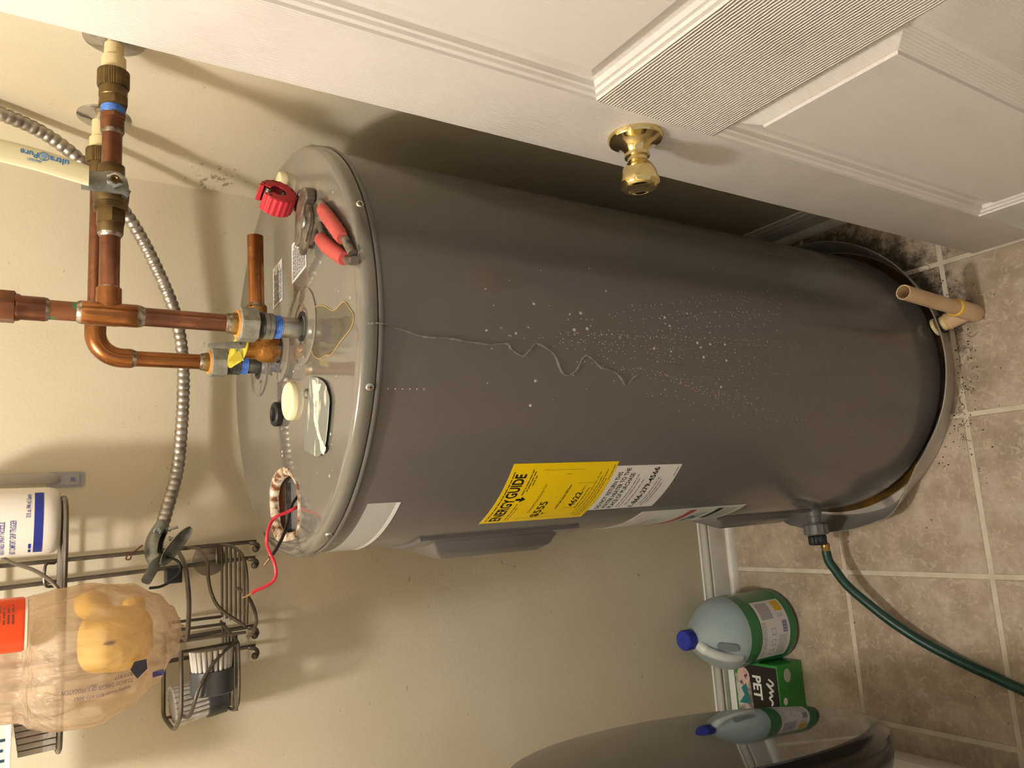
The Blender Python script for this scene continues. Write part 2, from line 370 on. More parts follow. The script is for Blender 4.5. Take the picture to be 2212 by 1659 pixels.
# ------------------------------------------------------------------ door
def grain(name, axis, k=1.):
    """painted moulded wood grain: fine ridges running along 'axis' ('y' or 'z')"""
    m = mat(name, (225, 220, 216), .40, col2=(213, 206, 200), scale=6, thr=(.55, .8), spec=.45)
    nt = m.node_tree; L = nt.links; b = nt.nodes['Principled BSDF']
    tc = N(m, 'ShaderNodeTexCoord'); mp = N(m, 'ShaderNodeMapping')
    mp.inputs['Scale'].default_value = (1, 1.6, 1) if axis == 'y' else (1, 1, 1.0)
    L.new(tc.outputs['Object'], mp.inputs[0])
    w = N(m, 'ShaderNodeTexWave'); w.wave_type = 'BANDS'; w.bands_direction = 'Z' if axis == 'y' else 'Y'
    w.inputs['Scale'].default_value = 78 if axis == 'y' else 100; w.inputs['Distortion'].default_value = 1.8; w.inputs['Detail'].default_value = 3; w.inputs['Detail Scale'].default_value = .7
    L.new(mp.outputs[0], w.inputs['Vector'])
    n = N(m, 'ShaderNodeTexNoise'); n.inputs['Scale'].default_value = 8; L.new(mp.outputs[0], n.inputs['Vector'])
    mu = N(m, 'ShaderNodeMath', operation='MULTIPLY'); L.new(w.outputs['Fac'], mu.inputs[0]); L.new(n.outputs[0], mu.inputs[1])
    bp = N(m, 'ShaderNodeBump'); bp.inputs['Distance'].default_value = k*(.003 if axis == 'y' else .0013); bp.inputs['Strength'].default_value = 1
    L.new(mu.outputs[0], bp.inputs['Height']); L.new(bp.outputs[0], b.inputs['Normal'])
    return m
M_RAIL = grain('door_paint_cross_grain', 'y'); M_STILE = grain('door_paint_long_grain', 'z'); M_PANEL = grain('door_paint_panel_grain', 'z', .35)
DX, DE, DW = .4286, .69, .8128                    # face plane x, free edge y, width
DT = .035
z0d = .012
doo = empty('door_1', (DX+DT/2, DE-DW/2, z0d), 'open white six panel door with brass knob', 'door', kind='structure')
st = .1125; pw = .25; ms = DW-2*st-2*pw
ya = [DE-st, DE-st-pw, DE-st-pw-ms, DE-st-2*pw-ms]       # panel edges far to near
zs = [(.217, .846), (1.025, 1.62), (1.72, 1.905)]
def slab(y0, y1, z0, z1): return box((DX, min(y0, y1), z0), (DX+DT, max(y0, y1), z1))
build('stile', slab(DE, DE-st, z0d, 2.03), M_STILE, doo, bevel=.0015)
build('stile', slab(DE-DW, DE-DW+st, z0d, 2.03), M_STILE, doo, bevel=.0015)
for za, zb in zs: build('mullion', slab(ya[1], ya[2], za, zb), M_STILE, doo)
prev = z0d
for za, zb in zs+[(2.03, 2.03)]:
    build('rail', slab(ya[0], ya[3], prev, za), M_RAIL, doo); prev = zb
PROF = [(0, 0), (.0010, .0028), (.0060, .0034), (.0075, .0066), (.0115, .0070), (.0132, .0125), (.0185, .0134), (.0385, .0046), (.0410, .0040), (.0420, .0006)]
for za, zb in zs:
    for y1, y0 in ((ya[0], ya[1]), (ya[2], ya[3])):
        vs_, fs = [], []
        for side in (0, 1):
            for d, dep in PROF:
                x = DX+dep if side == 0 else DX+DT-dep
                vs_ += [(x, y0+d, za+d), (x, y1-d, za+d), (x, y1-d, zb-d), (x, y0+d, zb-d)]
        n = len(PROF)
        for side in (0, 1):
            k = side*n*4
            for j in range(n-1):
                for i in range(4): fs.append((k+j*4+i, k+j*4+(i+1) % 4, k+(j+1)*4+(i+1) % 4, k+(j+1)*4+i))
            fs.append(tuple(k+(n-1)*4+i for i in range(4)))
        build('panel', (vs_, fs), M_PANEL, doo, smooth=False)
M_GOLD = mat('polished_brass', (230, 212, 156), .12, 1., col2=(216, 192, 132), scale=12)
KZ, KY = .932, .620
rose = build('knob_rose', lathe((DX, KY, KZ), (-1, 0, 0), [(.0325, 0), (.0328, .003), (.031, .0065), (.026, .0085), (.018, .0125), (.0145, .0185), (.013, .022), (.0148, .0225), (.0148, .0265), (.0125, .028)], 40), M_GOLD, doo)
knob = build('knob', lathe((DX, KY, KZ), (-1, 0, 0), [(.0122, .027), (.0118, .031), (.0128, .034), (.0172, .0385), (.0208, .0455), (.0228, .054), (.0235, .0585), (.0222, .0635), (.0185, .0665), (.0145, .067), (.0125, .0655), (.006, .0650), (.0001, .0650)], 40), M_GOLD, doo)
for hz in (.25, 1.05, 1.80):
    build('hinge', join(cyl((DX-.004, DE-DW-.006, hz-.045), (DX-.004, DE-DW-.006, hz+.045), .006, 12), box((DX, DE-DW-.004, hz-.045), (DX+DT, DE-DW-.001, hz+.045))), M_GOLD, doo)

# ------------------------------------------------------------------ water heater
hx, hy = HC.x, HC.y
LZ = 1.222
heat = empty('water_heater', (hx, hy, .012), 'tall grey cylindrical electric water heater standing in a metal pan', 'water heater')
build('tank_jacket', lathe((hx, hy, 0), (0, 0, 1), [(.262, .0055), (.27, .0055), (.272, .03), (.28, .034), (.28, 1.1935), (.2835, 1.1955), (.2850, 1.1985), (.2838, 1.2015), (.279, 1.2022)], 128), M_HEATER, heat, auto=50)
# top cap with rolled lip; the wiring opening is a real hole
JB = [(.078, 1.045), (.060, 1.012), (.046, 1.001), (.010, 1.001), (-.006, 1.008), (-.016, 1.030), (-.017, 1.090), (-.008, 1.112), (.004, 1.121), (.040, 1.129), (.062, 1.122), (.074, 1.104), (.080, 1.075)]
def lid_mesh():
    prof = [(.2800, 1.2035), (.2830, 1.2032), (.2836, 1.2045), (.2836, 1.2120), (.2826, 1.2165), (.2796, 1.2200), (.275, 1.2216), (.268, LZ)]
    vf = lathe((hx, hy, 0), (0, 0, 1), prof, 128, cap=False)
    bm = bmesh.new(); vs_ = [bm.verts.new(v) for v in vf[0]]
    for f in vf[1]: bm.faces.new([vs_[i] for i in f])
    ring = vs_[-128:]
    hole = [bm.verts.new((p.x, p.y, LZ)) for p in cr([(x, y, 0) for x, y in JB], 3, True)]
    edges = [bm.edges.get((ring[i], ring[(i+1) % 128])) for i in range(128)]
    eh = [bm.edges.new((hole[i], hole[(i+1) % len(hole)])) for i in range(len(hole))]
    bmesh.ops.triangle_fill(bm, use_beauty=True, edges=edges+eh, normal=(0, 0, 1))
    # drop triangles that fill the hole
    hs = set(hole); bad = [f for f in bm.faces if all(v in hs for v in f.verts)]
    bmesh.ops.delete(bm, geom=bad, context='FACES')
    bm.verts.index_update()
    out = [tuple(v.co) for v in bm.verts], [tuple(v.index for v in f.verts) for f in bm.faces]
    bm.free(); return out
lid = build('top_cap', lid_mesh(), M_LID, heat, auto=50)
build('cap_seam', lathe((hx, hy, 0), (0, 0, 1), [(.277, 1.2018), (.2818, 1.2018), (.2818, 1.2040), (.277, 1.2040)], 128, cap=False), M_BLACKRUBBER, heat)
M_SCREW = mat('bright_screw_steel', (214, 214, 212), .2, 1.)
for a, z in ((295.3, 1.2085), (250.1, 1.2085), (205.7, 1.2085), (340, 1.2085), (25, 1.2085), (70, 1.2085), (115, 1.2085), (160, 1.2085)):
    d = V((cos(RAD(a)), sin(RAD(a)), 0)); p = V((hx, hy, z))+d*.2825
    s = build('screw', lathe(p, d, [(.0052, 0), (.0051, .0014), (.0042, .0026), (.0015, .0031), (.0001, .0031)], 16), M_SCREW, heat)
    x, y, _ = frame(d)
    q = p+d*.0030
    build('screw_slot', xf(join(box((-.0026, -.0004, -.0002), (.0026, .0004, .0003)), box((-.0004, -.0026, -.0002), (.0004, .0026, .0003))), Matrix.Translation(q) @ Matrix((x, y, d)).transposed().to_4x4()), M_BLACKRUBBER, s, smooth=False)

# wiring compartment opening: rusty sheet metal rim, dark inside
M_RUST = mat('rusty_chipped_rim', (216, 206, 188), .55, .3, col2=(120, 70, 34), scale=90, thr=(.42, .6), bump=.0008, bscale=260)
M_RUSTIN = mat('rusty_inside', (70, 56, 46), .6, .2, col2=(110, 58, 26), scale=40)
hole = cr([(x, y, 0) for x, y in JB], 3, True); cj = V((.031, 1.065, 0)); n = len(hole)
vs_, fs = [], []
for kx, ky, zz in ((1.03, 1.03, LZ-.0006), (1.02, 1.02, LZ+.0016), (.98, .98, LZ+.0016), (.86, .95, LZ+.0002), (.79, .92, LZ-.004), (.79, .92, LZ-.010)):
    for p in hole: vs_.append((cj.x+(p.x-cj.x)*kx, cj.y+(p.y-cj.y)*ky, zz))
for j in range(5):
    for i in range(n): fs.append((j*n+i, j*n+(i+1) % n, (j+1)*n+(i+1) % n, (j+1)*n+i))
rim = build('wiring_opening_rim', (vs_, fs), M_RUST, heat, label='rusty chipped rim of the open wiring compartment')
vs_, fs = [], []
for zz in (LZ-.010, LZ-.052):
    for p in hole: vs_.append((cj.x+(p.x-cj.x)*.84, cj.y+(p.y-cj.y)*.96, zz))
fs = [(i, (i+1) % n, n+(i+1) % n, n+i) for i in range(n)]+[tuple(range(n, 2*n))]
build('wiring_compartment', (vs_, fs), M_RUSTIN, heat)
build('metal_bracket', box((-.006, 1.098, LZ-.045), (.062, 1.1005, LZ-.012)), M_DARKSTEEL, heat, bevel=.0006)
build('orange_insulation', ball((.052, 1.060, LZ-.028), .012, 8, (1.1, .8, .9)), mat('orange_foam', (176, 92, 34), .9, col2=(96, 44, 18), scale=120, bump=.002, bscale=180), heat)
build('green_ground_screw', lathe((.004, 1.055, LZ-.045), (0, 0, 1), [(.003, 0), (.003, .006), (.0058, .0062), (.0058, .0095), (.003, .011)], 16), mat('green_screw', (60, 150, 96), .3, .6), heat)
# wires
M_BLKWIRE = mat('black_wire_insulation', (26, 25, 24), .4); M_TIN = mat('bare_copper_strands', (206, 164, 120), .3, .9)
rw = [(.034, 1.050, LZ-.040), (.028, 1.022, LZ-.012), (.024, 1.010, LZ+.002), (.019, 1.01, 1.235), (.015, 1.01, 1.247), (.008, 1.01, 1.255), (-.005, 1.0, 1.263), (-.019, 1.0, 1.264), (-.031, .99, 1.263), (-.042, .99, 1.258), (-.057, .99, 1.256), (-.066, .99, 1.261), (-.071, .99, 1.271), (-.074, .99, 1.281), (-.077, .99, 1.286)]
w_ = build('red_wire', wire(rw, .0021, 6, 10), M_RED, heat)
build('bare_end', wire([(-.077, .99, 1.286), (-.079, .99, 1.2905), (-.081, .99, 1.297)], .0011, 4, 6), M_TIN, w_)
bw = [(.052, 1.066, LZ-.030), (.030, 1.048, LZ-.006), (.006, 1.03, 1.228), (-.012, 1.01, 1.241), (-.026, 1.0, 1.252), (-.037, 1.0, 1.261)]
w_ = build('black_wire', wire(bw, .0021, 6, 10), M_BLKWIRE, heat)
build('bare_end', wire([(-.037, 1.0, 1.261), (-.042, 1.0, 1.265), (-.046, 1.0, 1.268)], .0012, 4, 6), M_TIN, w_)

# collars round the three fittings on the cap
def collar(x, y, R=.047, name='pipe_collar'):
    c = build(name, lathe((x, y, LZ), (0, 0, 1), [(R, -.0005), (R, .0015), (R-.003, .0028), (R-.014, .0018), (R-.018, .0030), (.0205, .0030), (.0195, .0022)], 48, cap=False), M_LID, heat)
    build('gasket_ring', lathe((x, y, LZ), (0, 0, 1), [(.0200, .0031), (.0165, .0033), (.0140, .0020)], 32, cap=False), M_BLACKRUBBER, c)
collar(.258, .967, .052); collar(.25, 1.072); collar(.247, 1.18)

# cold and hot nipples belong to the tank
def nipple(x, y, zt, m):
    nb = build('steel_nipple', lathe((x, y, 0), (0, 0, 1), [(.0135, LZ), (.0135, zt), (.0128, zt+.001)], 28), m, heat); return nb
nc = nipple(.2575, .977, 1.251, M_ZINC); nh = nipple(.249, 1.184, 1.242, M_DARKSTEEL)
def tape_prof(r, z0, z1, n=5):
    out = []
    for i in range(n):
        z = z0+(z1-z0)*i/n; d = (z1-z0)/n; out += [(r-.0006, z), (r+.0006, z+d*.5)]
    return out+[(r-.0006, z1)]
build('thread_tape', lathe((.2575, .977, 0), (0, 0, 1), tape_prof(.0148, 1.249, 1.2595), 28), M_TAPE, nc)
build('thread_tape', lathe((.249, 1.184, 0), (0, 0, 1), tape_prof(.0148, 1.240, 1.2505), 28), M_TAPE, nh)

# temperature relief valve with copper stub
tx, ty = .25, 1.072
tp = build('relief_valve_body', lathe((tx, ty, 0), (0, 0, 1), [(.013, LZ), (.013, LZ+.003), (.0175, LZ+.0035), (.0180, LZ+.010), (.0200, LZ+.014), (.0205, LZ+.022), (.0185, LZ+.029), (.0160, LZ+.033), (.0155, LZ+.050), (.0155, LZ+.0535)], 32), M_BRONZE, heat)
build('valve_base_hex', hexnut((tx, ty, LZ+.0005), (tx, ty, LZ+.009), .0195), M_DARKSTEEL, heat)
build('valve_outlet', lathe((tx+.008, ty, 1.2545), (1, 0, 0), [(.0150, 0), (.0150, .030), (.0142, .040), (.0142, .052)], 28), M_BRONZE, heat)
build('valve_cap_disc', lathe((tx, ty, LZ+.0525), (0, 0, 1), [(.0185, 0), (.0185, .0022), (.016, .003)], 32), mat('green_plated_disc', (96, 160, 128), .35, .6), heat)
build('valve_lever', xf(prism([(-.0045, 0), (.0045, 0), (.0052, .010), (.0040, .028), (.0030, .047), (.0018, .0505), (-.0018, .0505), (-.0030, .047), (-.0040, .028), (-.0052, .010)], -.0016, .0016), basis((tx-.001, ty-.018, LZ+.052), (1, 0, .08), (-.06, 0, 1))), M_ZINCNUT, heat, bevel=.0005)
build('lever_pin', lathe((tx, ty-.0205, LZ+.060), (0, 1, 0), [(.0018, -.0012), (.0024, 0), (.0024, .006), (.0018, .007)], 14), M_SCREW, heat)
M_TAGY = mat('yellow_tag_plastic', (214, 196, 66), .5, col2=(186, 166, 44), scale=60, bump=.0006, bscale=140)
def tag():
    vs_, fs = [], []; nn = 28
    for j, k in enumerate((.55, .8, 1.0)):
        for i in range(nn):
            a = 2*pi*i/nn; r = .028*k*(1+.12*sin(3*a+1)); vs_.append((tx-.002+r*cos(a), ty+.001+r*sin(a)*.8, LZ+.0572+(k-.55)*.022*cos(a-2.3)))
    for j in range(2):
        for i in range(nn): fs.append((j*nn+i, j*nn+(i+1) % nn, (j+1)*nn+(i+1) % nn, (j+1)*nn+i))
    return vs_, fs
build('warning_tag', tag(), M_TAGY, heat, solid=.0006)
build('tag_tip', xf(prism([(-.008, 0), (.008, 0), (.004, -.012), (-.001, -.020), (-.004, -.012)], -.0003, .0003), basis((tx-.016, ty-.018, LZ+.058), (.85, .1, .35), (-.2, -.2, -.8))), M_TAGY, heat)
sp = build('discharge_pipe_stub', pipe((.296, 1.072, 1.2545), (.414, 1.072, 1.2552), .0111, .0097, 28), M_COPPER2, heat)
build('solder_ring', lathe((.309, 1.072, 1.2545), (1, 0, 0), [(.0142, -.002), (.0142, 0), (.0118, .0035), (.0112, .005)], 28), M_SOLDER, sp)

# upper and lower access covers on the left of the jacket
def access_cover(a0, a1, z0, z1, depth):
    c = build('access_cover', patch(a0, a1, z0, z1, .0, .0045, nx=20), M_HEATER, heat, smooth=True, auto=30)
    am = RAD((a0+a1)/2); d = V((cos(am), sin(am), 0)); t = V((-sin(am), cos(am), 0))
    half = HR*sin(RAD((a1-a0)/2))*.86; base = HR*cos(RAD((a1-a0)/2)); out = HR+depth-.0
    zc0, zc1 = z0+.022, z1-.022
    o = V((hx, hy, 0))
    def P(s, r, z): return o+t*s+d*r+V((0, 0, z))
    vs_ = [P(-half, base, zc0), P(half, base, zc0), P(half, base, zc1), P(-half, base, zc1),
           P(-half*.9, out-.012, zc0+.016), P(half*.9, out-.012, zc0+.016), P(half*.9, out-.012, zc1-.016), P(-half*.9, out-.012, zc1-.016),
           P(-half*.7, out, zc0+.030), P(half*.7, out, zc0+.030), P(half*.7, out, zc1-.030), P(-half*.7, out, zc1-.030)]
    fs = [(0, 1, 2, 3)[::-1], (8, 9, 10, 11)]
    for k in (0, 4):
        for i in range(4): fs.append((k+i, k+(i+1) % 4, k+4+(i+1) % 4, k+4+i))
    build('raised_box', (vs_, fs), M_HEATER, c, bevel=.004, bseg=3)
    return c
access_cover(153, 195.6, .785, 1.062, .020)
access_cover(148, 187.5, .150, .432, .016)

# --- labels on the jacket
rng = random.Random(3)
def wrap(name, flat, a, z, m, parent, off=.0006): return build(name, oncyl(flat, a, z, off), m, parent, smooth=False)
ew = RAD(229.7-204)*HR; eh = .990-.811
eg = build('energy_label', patch(204, 229.7, .811, .990, .0002, .0003), M_YELLOW, heat, label='yellow energy guide label', smooth=True)
t1 = fit(text_vf('ENERGY', .02, .0006), .0545, .0185); t2 = fit(text_vf('GUIDE', .02, .0006), .0455, .0185)
wrap('lettering', shift(t1, .006, eh-.030), 204, .811, M_INK, eg); wrap('lettering', shift(t2, .0625, eh-.028), 204, .811, M_INK, eg)
wrap('arrow_mark', ([(.0565, eh-.030, 0), (.0610, eh-.030, 0), (.0610, eh-.038, 0), (.0650, eh-.038, 0), (.05875, eh-.0465, 0), (.0525, eh-.038, 0), (.0565, eh-.038, 0)], [(0, 6, 5, 4, 3, 2, 1)]), 204, .811, M_INK, eg)
small = [(.006, .112, eh-.0075, .0032), (.006, .050, eh-.0385, .0026), (.006, .040, eh-.043, .0022), (.068, .116, eh-.0365, .0030), (.075, .112, eh-.041, .0030), (.086, .105, eh-.0455, .0028),
         (.030, .085, .066, .0030), (.006, .10, .018, .0024), (.006, .112, .013, .0024), (.006, .095, .0085, .0024), (.092, .120, .004, .0022), (.030, .078, .0305, .0026)]
wrap('fine_print', bars(small, rng), 204, .811, M_INK, eg)
bx = [rect2(.010, eh-.052, .114, eh-.0524), rect2(.010, .058, .114, .0584), rect2(.010, .058, .0104, eh-.052), rect2(.1136, .058, .114, eh-.052),
      rect2(.032, .028, .088, .0284), rect2(.032, .054, .088, .0544), rect2(.032, .028, .0324, .054), rect2(.0876, .028, .088, .0544), rect2(.020, .0800, .106, .0806), rect2(.0195, .076, .0201, .085), rect2(.1055, .076, .1061, .085), rect2(.060, .078, .0604, .083)]
wrap('ruled_box', join(*bx), 204, .811, M_INK, eg)
wrap('cost_figure', shift(fit(text_vf('$555', .02, .0004), .040, .0155), .011, .0865), 204, .811, M_INK, eg)
wrap('pointer_mark', ([(.017, .0845, 0), (.023, .0845, 0), (.020, .0812, 0)], [(0, 2, 1)]), 204, .811, M_INK, eg)
wrap('energy_figure', shift(fit(text_vf('4622', .02, .0004), .034, .0115), .035, .0375), 204, .811, M_INK, eg)
wrap('energy_unit', shift(fit(text_vf('kWh', .01), .011, None), .071, .0385), 204, .811, M_INK, eg)
for s_, w_t, h_t, x_t, y_t in (('Estimated Yearly Energy Cost', .062, .0058, .026, .1080), ('Your cost will depend on your utility rates and use', .098, .0046, .010, .0225), ('Cost Range of Similar Models', .044, .0036, .034, .0670)):
    wrap('caption', shift(fit(text_vf(s_, .01), w_t, h_t), x_t, y_t), 204, .811, M_INK, eg)
wl = build('return_notice', patch(208, 228, .681, .8105, .0001, .0002), M_WHITELABEL, heat, label='white return notice label')
ls = []
for i, (s, w) in enumerate((('DO NOT RETURN THIS', .083), ('WATER HEATER TO THE', .090), ('PLACE OF PURCHASE', .080))):
    ls.append(shift(fit(text_vf(s, .01, .00012), w, .0088), .0035, .1120-.0125*i))
ls.append(shift(fit(text_vf('1-866-279-4566', .012, .0002), .090, .0110), .0035, .043))
for l_ in ls: wrap('lettering', l_, 208, .681, M_INK, wl)
wrap('fine_print', bars([(.005, .082, .078, .003), (.005, .074, .072, .003), (.010, .07, .063, .003), (.010, .075, .033, .003), (.005, .07, .027, .003), (.012, .062, .021, .003), (.075, .093, .005, .003)], rng), 208, .681, M_INKGREY, wl)
wl = build('rating_label', patch(166, 204.2, .436, .686, .0003, .0003), mat('glossy_white_label', (214, 212, 206), .25), heat, label='white rating label with red stripe and blue picture')
w3 = RAD(204.2-166)*HR
wrap('red_stripe', grid2(.02, .118, w3-.008, .134, 16), 166, .436, mat('label_red', (176, 56, 50), .4), wl, .0009)
wrap('blue_picture', grid2(w3-.080, .080, w3-.026, .106, 10), 166, .436, mat('label_blue', (52, 84, 100), .4, col2=(168, 172, 168), scale=60, thr=(.45, .55)), wl, .0009)
wrap('dark_picture', grid2(w3-.06, .052, w3-.008, .066, 10), 166, .436, M_INK, wl, .0009)
wrap('fine_print', bars([(.02, w3-.01, .044-.006*i, .004) for i in range(6)]+[(.02, w3-.04, .20-.012*i, .006) for i in range(3)], rng), 166, .436, M_INKGREY, wl, .0009)
gl = build('blank_label', patch(184, 217.8, 1.133, 1.1765, .0002, .0003), mat('silver_grey_label', (176, 176, 174), .3), heat, label='faded silver label with a white lower edge')
build('label_edge', patch(184, 217.8, 1.133, 1.1385, .0004, .0003), M_WHITELABEL, gl)
# --- two paper labels on the cap
def top_label(p0, p1, p2, p3, name, lines):
    P = [V((p[0], p[1], LZ+.0004)) for p in (p0, p1, p2, p3)]
    l = build(name, ([p for p in P]+[p+V((0, 0, .0003)) for p in P], [(3, 2, 1, 0), (4, 5, 6, 7), (0, 1, 5, 4), (1, 2, 6, 5), (2, 3, 7, 6), (3, 0, 4, 7)]), M_WHITELABEL, heat, smooth=False)
    rows = bars([(.05, rng.uniform(.7, .95), .06+.88*i/lines, .5/lines) for i in range(lines)], rng, .8)
    def mp(u, v): return (P[0]*(1-u)+P[1]*u)*(1-v)+(P[3]*(1-u)+P[2]*u)*v+V((0, 0, .0006))
    build('fine_print', ([mp(x, y) for x, y, _ in rows[0]], rows[1]), M_INK, l, smooth=False)
top_label((.319, 1.055), (.380, 1.053), (.377, 1.098), (.316, 1.100), 'small_caution_label', 9)
top_label((.335, .948), (.388, .949), (.384, 1.008), (.328, 1.010), 'caution_label', 14)

# drain valve low on the left side
da = RAD(182); dd = V((cos(da), sin(da), 0)); dp = V((hx, hy, .108))
M_GREYPL = mat('grey_plastic', (98, 96, 94), .45)
dv = build('drain_valve_stem', lathe(dp, dd, [(.016, .279), (.016, .292), (.0125, .293), (.0125, .306), (.017, .307), (.017, .310)], 28), M_GREYPL, heat)
build('drain_valve_knob', lathe(dp, dd, [(.0225, .309), (.0245, .311), (.0245, .329), (.0215, .332), (.012, .332)], 36, rib=(12, .0008)), M_GREYPL, heat)

# ------------------------------------------------------------------ water on the heater
def water_film(name, tint, gl=.04):
    m = bpy.data.materials.new(name); m.use_nodes = True; MATS[name] = m; nt = m.node_tree; L = nt.links
    nt.nodes.remove(nt.nodes['Principled BSDF'])
    tr = nt.nodes.new('ShaderNodeBsdfTransparent'); tr.inputs[0].default_value = lin(tint)
    g = nt.nodes.new('ShaderNodeBsdfGlossy'); g.inputs['Roughness'].default_value = gl
    fr = nt.nodes.new('ShaderNodeFresnel'); fr.inputs[0].default_value = 1.33
    mx = nt.nodes.new('ShaderNodeMixShader'); L.new(fr.outputs[0], mx.inputs[0]); L.new(tr.outputs[0], mx.inputs[1]); L.new(g.outputs[0], mx.inputs[2])
    L.new(mx.outputs[0], nt.nodes['Material Output'].inputs[0]); return m
M_WATER = mat('clear_water', (236, 232, 220), .03, trans=1., ior=1.33)
M_WET = mat('wet_film', (150, 138, 108), .06, trans=.75, ior=1.33)
pud = [(.271, .921), (.265, .887), (.250, .853), (.252, .820), (.240, .803), (.228, .791), (.216, .800), (.207, .836), (.199, .865), (.202, .884), (.203, .909), (.217, .934), (.236, .925), (.252, .932)]
pp = cr([(x, y, 0) for x, y in pud], 4, True); n = len(pp); c0 = sum(pp, V())/n
vs_, fs = [], []
for k, zz in ((1.0, .0001), (.988, .0008), (.96, .0010), (.8, .0010), (.4, .0010)):
    for p in pp: q = c0+(p-c0)*k; vs_.append((q.x, q.y, LZ+zz))
for j in range(4):
    for i in range(n): fs.append((j*n+i, j*n+(i+1) % n, (j+1)*n+(i+1) % n, (j+1)*n+i))
fs.append(tuple(4*n+i for i in range(n)))
build('water_puddle', (vs_, fs), water_film('rust_tinted_water', (253, 249, 238)), label='brownish water puddle on the cap in front of the steel nipple', cat='puddle')
build('rust_edge', sweep([V((p.x, p.y, LZ+.0007)) for p in pp], .0007, 6, True), mat('rust_edge_line', (168, 140, 88), .3), bpy.data.objects['water_puddle'])
TR = [(264.4, 1.2150, .2822), (264.4, 1.2085, .284), (264.5, 1.2015, .2855), (264.5, 1.192, .2812), (263.9, 1.183, .2803), (263.3, 1.166, .2803), (262.5, 1.151, .2803), (262.3, 1.136, .2803), (262.4, 1.119, .2803), (262.3, 1.103, .2803), (261.9, 1.087, .2803), (261.8, 1.071, .2803), (261.6, 1.054, .2803), (262.2, 1.031, .2803), (260.8, 1.024, .2803), (259.3, 1.007, .2803), (261.1, .996, .2803), (262.8, .987, .2803), (261.8, .971, .2803), (259.8, .957, .2803), (256.2, .947, .2803), (254.9, .936, .2803), (256.4, .922, .2803), (259.6, .913, .2803), (260.6, .904, .2803), (259.2, .892, .2803), (257.5, .879, .2803), (256.8, .859, .2803), (255.2, .846, .2803), (253.1, .834, .2803), (255.4, .821, .2803), (257.1, .804, .2803), (258.2, .787, .2803), (259.7, .756, .2803), (259.3, .705, .2803), (259.0, .646, .2803), (259.3, .562, .2803), (259.1, .495, .2803)]
pts = cr([(hx+r*cos(RAD(a)), hy+r*sin(RAD(a)), z) for a, z, r in TR], 8)
rr = [.0018*(.75+.3*sin(i*.37)+.2*sin(i*1.1))*(1 if i < len(pts)*.84 else .4) for i in range(len(pts))]
M_TRICK = mat('trickle_water', (160, 154, 148), .08, trans=.5, ior=1.33)
build('water_trickle', sweep(pts, rr, 7), M_TRICK, label='thin winding trickle of water down the front of the grey heater', cat='water')
def droplets():
    P = []; R = random.Random(11)
    base = ball((0, 0, 0), 1, 4)
    def drop(a, z, s):
        d = V((cos(RAD(a)), sin(RAD(a)), 0)); t = V((-d.y, d.x, 0)); c = V((hx, hy, z))+d*.2800
        P.append(([c+d*(v[0]*s*.55)+t*(v[1]*s)+V((0, 0, v[2]*s*R0)) for v in base[0]], base[1]))
    R0 = 1.15
    for k in range(58):                              # beads strung along run lines that fan outwards as they fall
        u = R.uniform(-1, 1); a = 264+u*13; z = 1.03-.40*abs(u)**1.2*R.uniform(.5, 1)-R.uniform(0, .16); z1 = R.uniform(.16, .62)
        da = u*R.uniform(9, 15)+R.uniform(-1, 1); L = max(.05, z-z1); zz = z
        while zz > z1:
            f = (z-zz)/L; aa = a+da*min(1, f*1.6)+R.uniform(-.25, .25)
            if R.random() < .75 and not (.46 < f and R.random() < .35): drop(aa, zz, R.uniform(.00045, .0009)*(1.1-.45*f))
            zz -= R.uniform(.009, .024)
    for k in range(70):
        drop(R.gauss(267, 11), R.uniform(.50, 1.06), R.uniform(.0006, .0012))
    for k in range(22):
        drop(R.gauss(266, 9), R.uniform(.62, 1.06), R.uniform(.0015, .0024))
    for i in range(6): drop(249.7+.05*i, 1.185-.009*i, .0011)
    return join(*P)
build('water_droplets', droplets(), mat('droplet_water', (225, 220, 210), .05, trans=.5, ior=1.33), label='hundreds of small water beads clinging to the grey heater jacket', cat='water', kind='stuff')
def topdrops():
    P = []; R = random.Random(5); base = ball((0, 0, 0), 1, 4)
    for k in range(90):
        a = R.uniform(0, 2*pi); r = .26*sqrt(R.random()); x, y = hx+r*cos(a), hy+r*sin(a)
        if y > 1.12 or (x < .09 and y > .98): continue
        s = R.choice((.0007, .0009, .0012, .0020)); P.append(([(x+v[0]*s, y+v[1]*s, LZ+v[2]*s*.45) for v in base[0]], base[1]))
    return join(*P)
build('splash_drops', topdrops(), MATS['droplet_water'], label='scattered water splashes on the flat top cap of the heater', cat='water', kind='stuff')

# ------------------------------------------------------------------ cold water line (right wall -> ball valve -> tee -> heater)
CY, CZ, CX = .977, 1.449, .2575
cw = empty('cold_water_pipe', (CX, CY, 1.2595), 'nearer copper water pipe with ball valve and tee above the heater', 'pipe')
def hx_(prof, Y=CY, Z=CZ): return lathe((0, Y, Z), (1, 0, 0), [(r, x) for x, r in prof], 32)
def escutcheon(Y, Z, parent):
    return build('wall_flange', lathe((WX, Y, Z), (-1, 0, 0), [(.0355, 0), (.035, .0025), (.028, .0055), (.018, .0075), (.0125, .0105), (.0118, .0105)], 40), M_CHROME, parent)
escutcheon(CY, CZ, cw)
build('cream_pipe', hx_([(.606, .0111), (.572, .0111)]), M_CPVC, cw)
build('cream_adapter', hx_([(.583, .0125), (.582, .0138), (.560, .0138)]), M_CPVC, cw)
build('union_nut', lathe((0, CY, CZ), (1, 0, 0), [(.0150, .565), (.0178, .5635), (.0178, .545), (.0165, .542)], 96, rib=(40, .0003)), M_BRASSDK, cw, auto=25)
build('union_body', hx_([(.545, .0155), (.537, .0160), (.530, .0160), (.529, .0150), (.524, .0150)]), M_BRASSDK, cw)
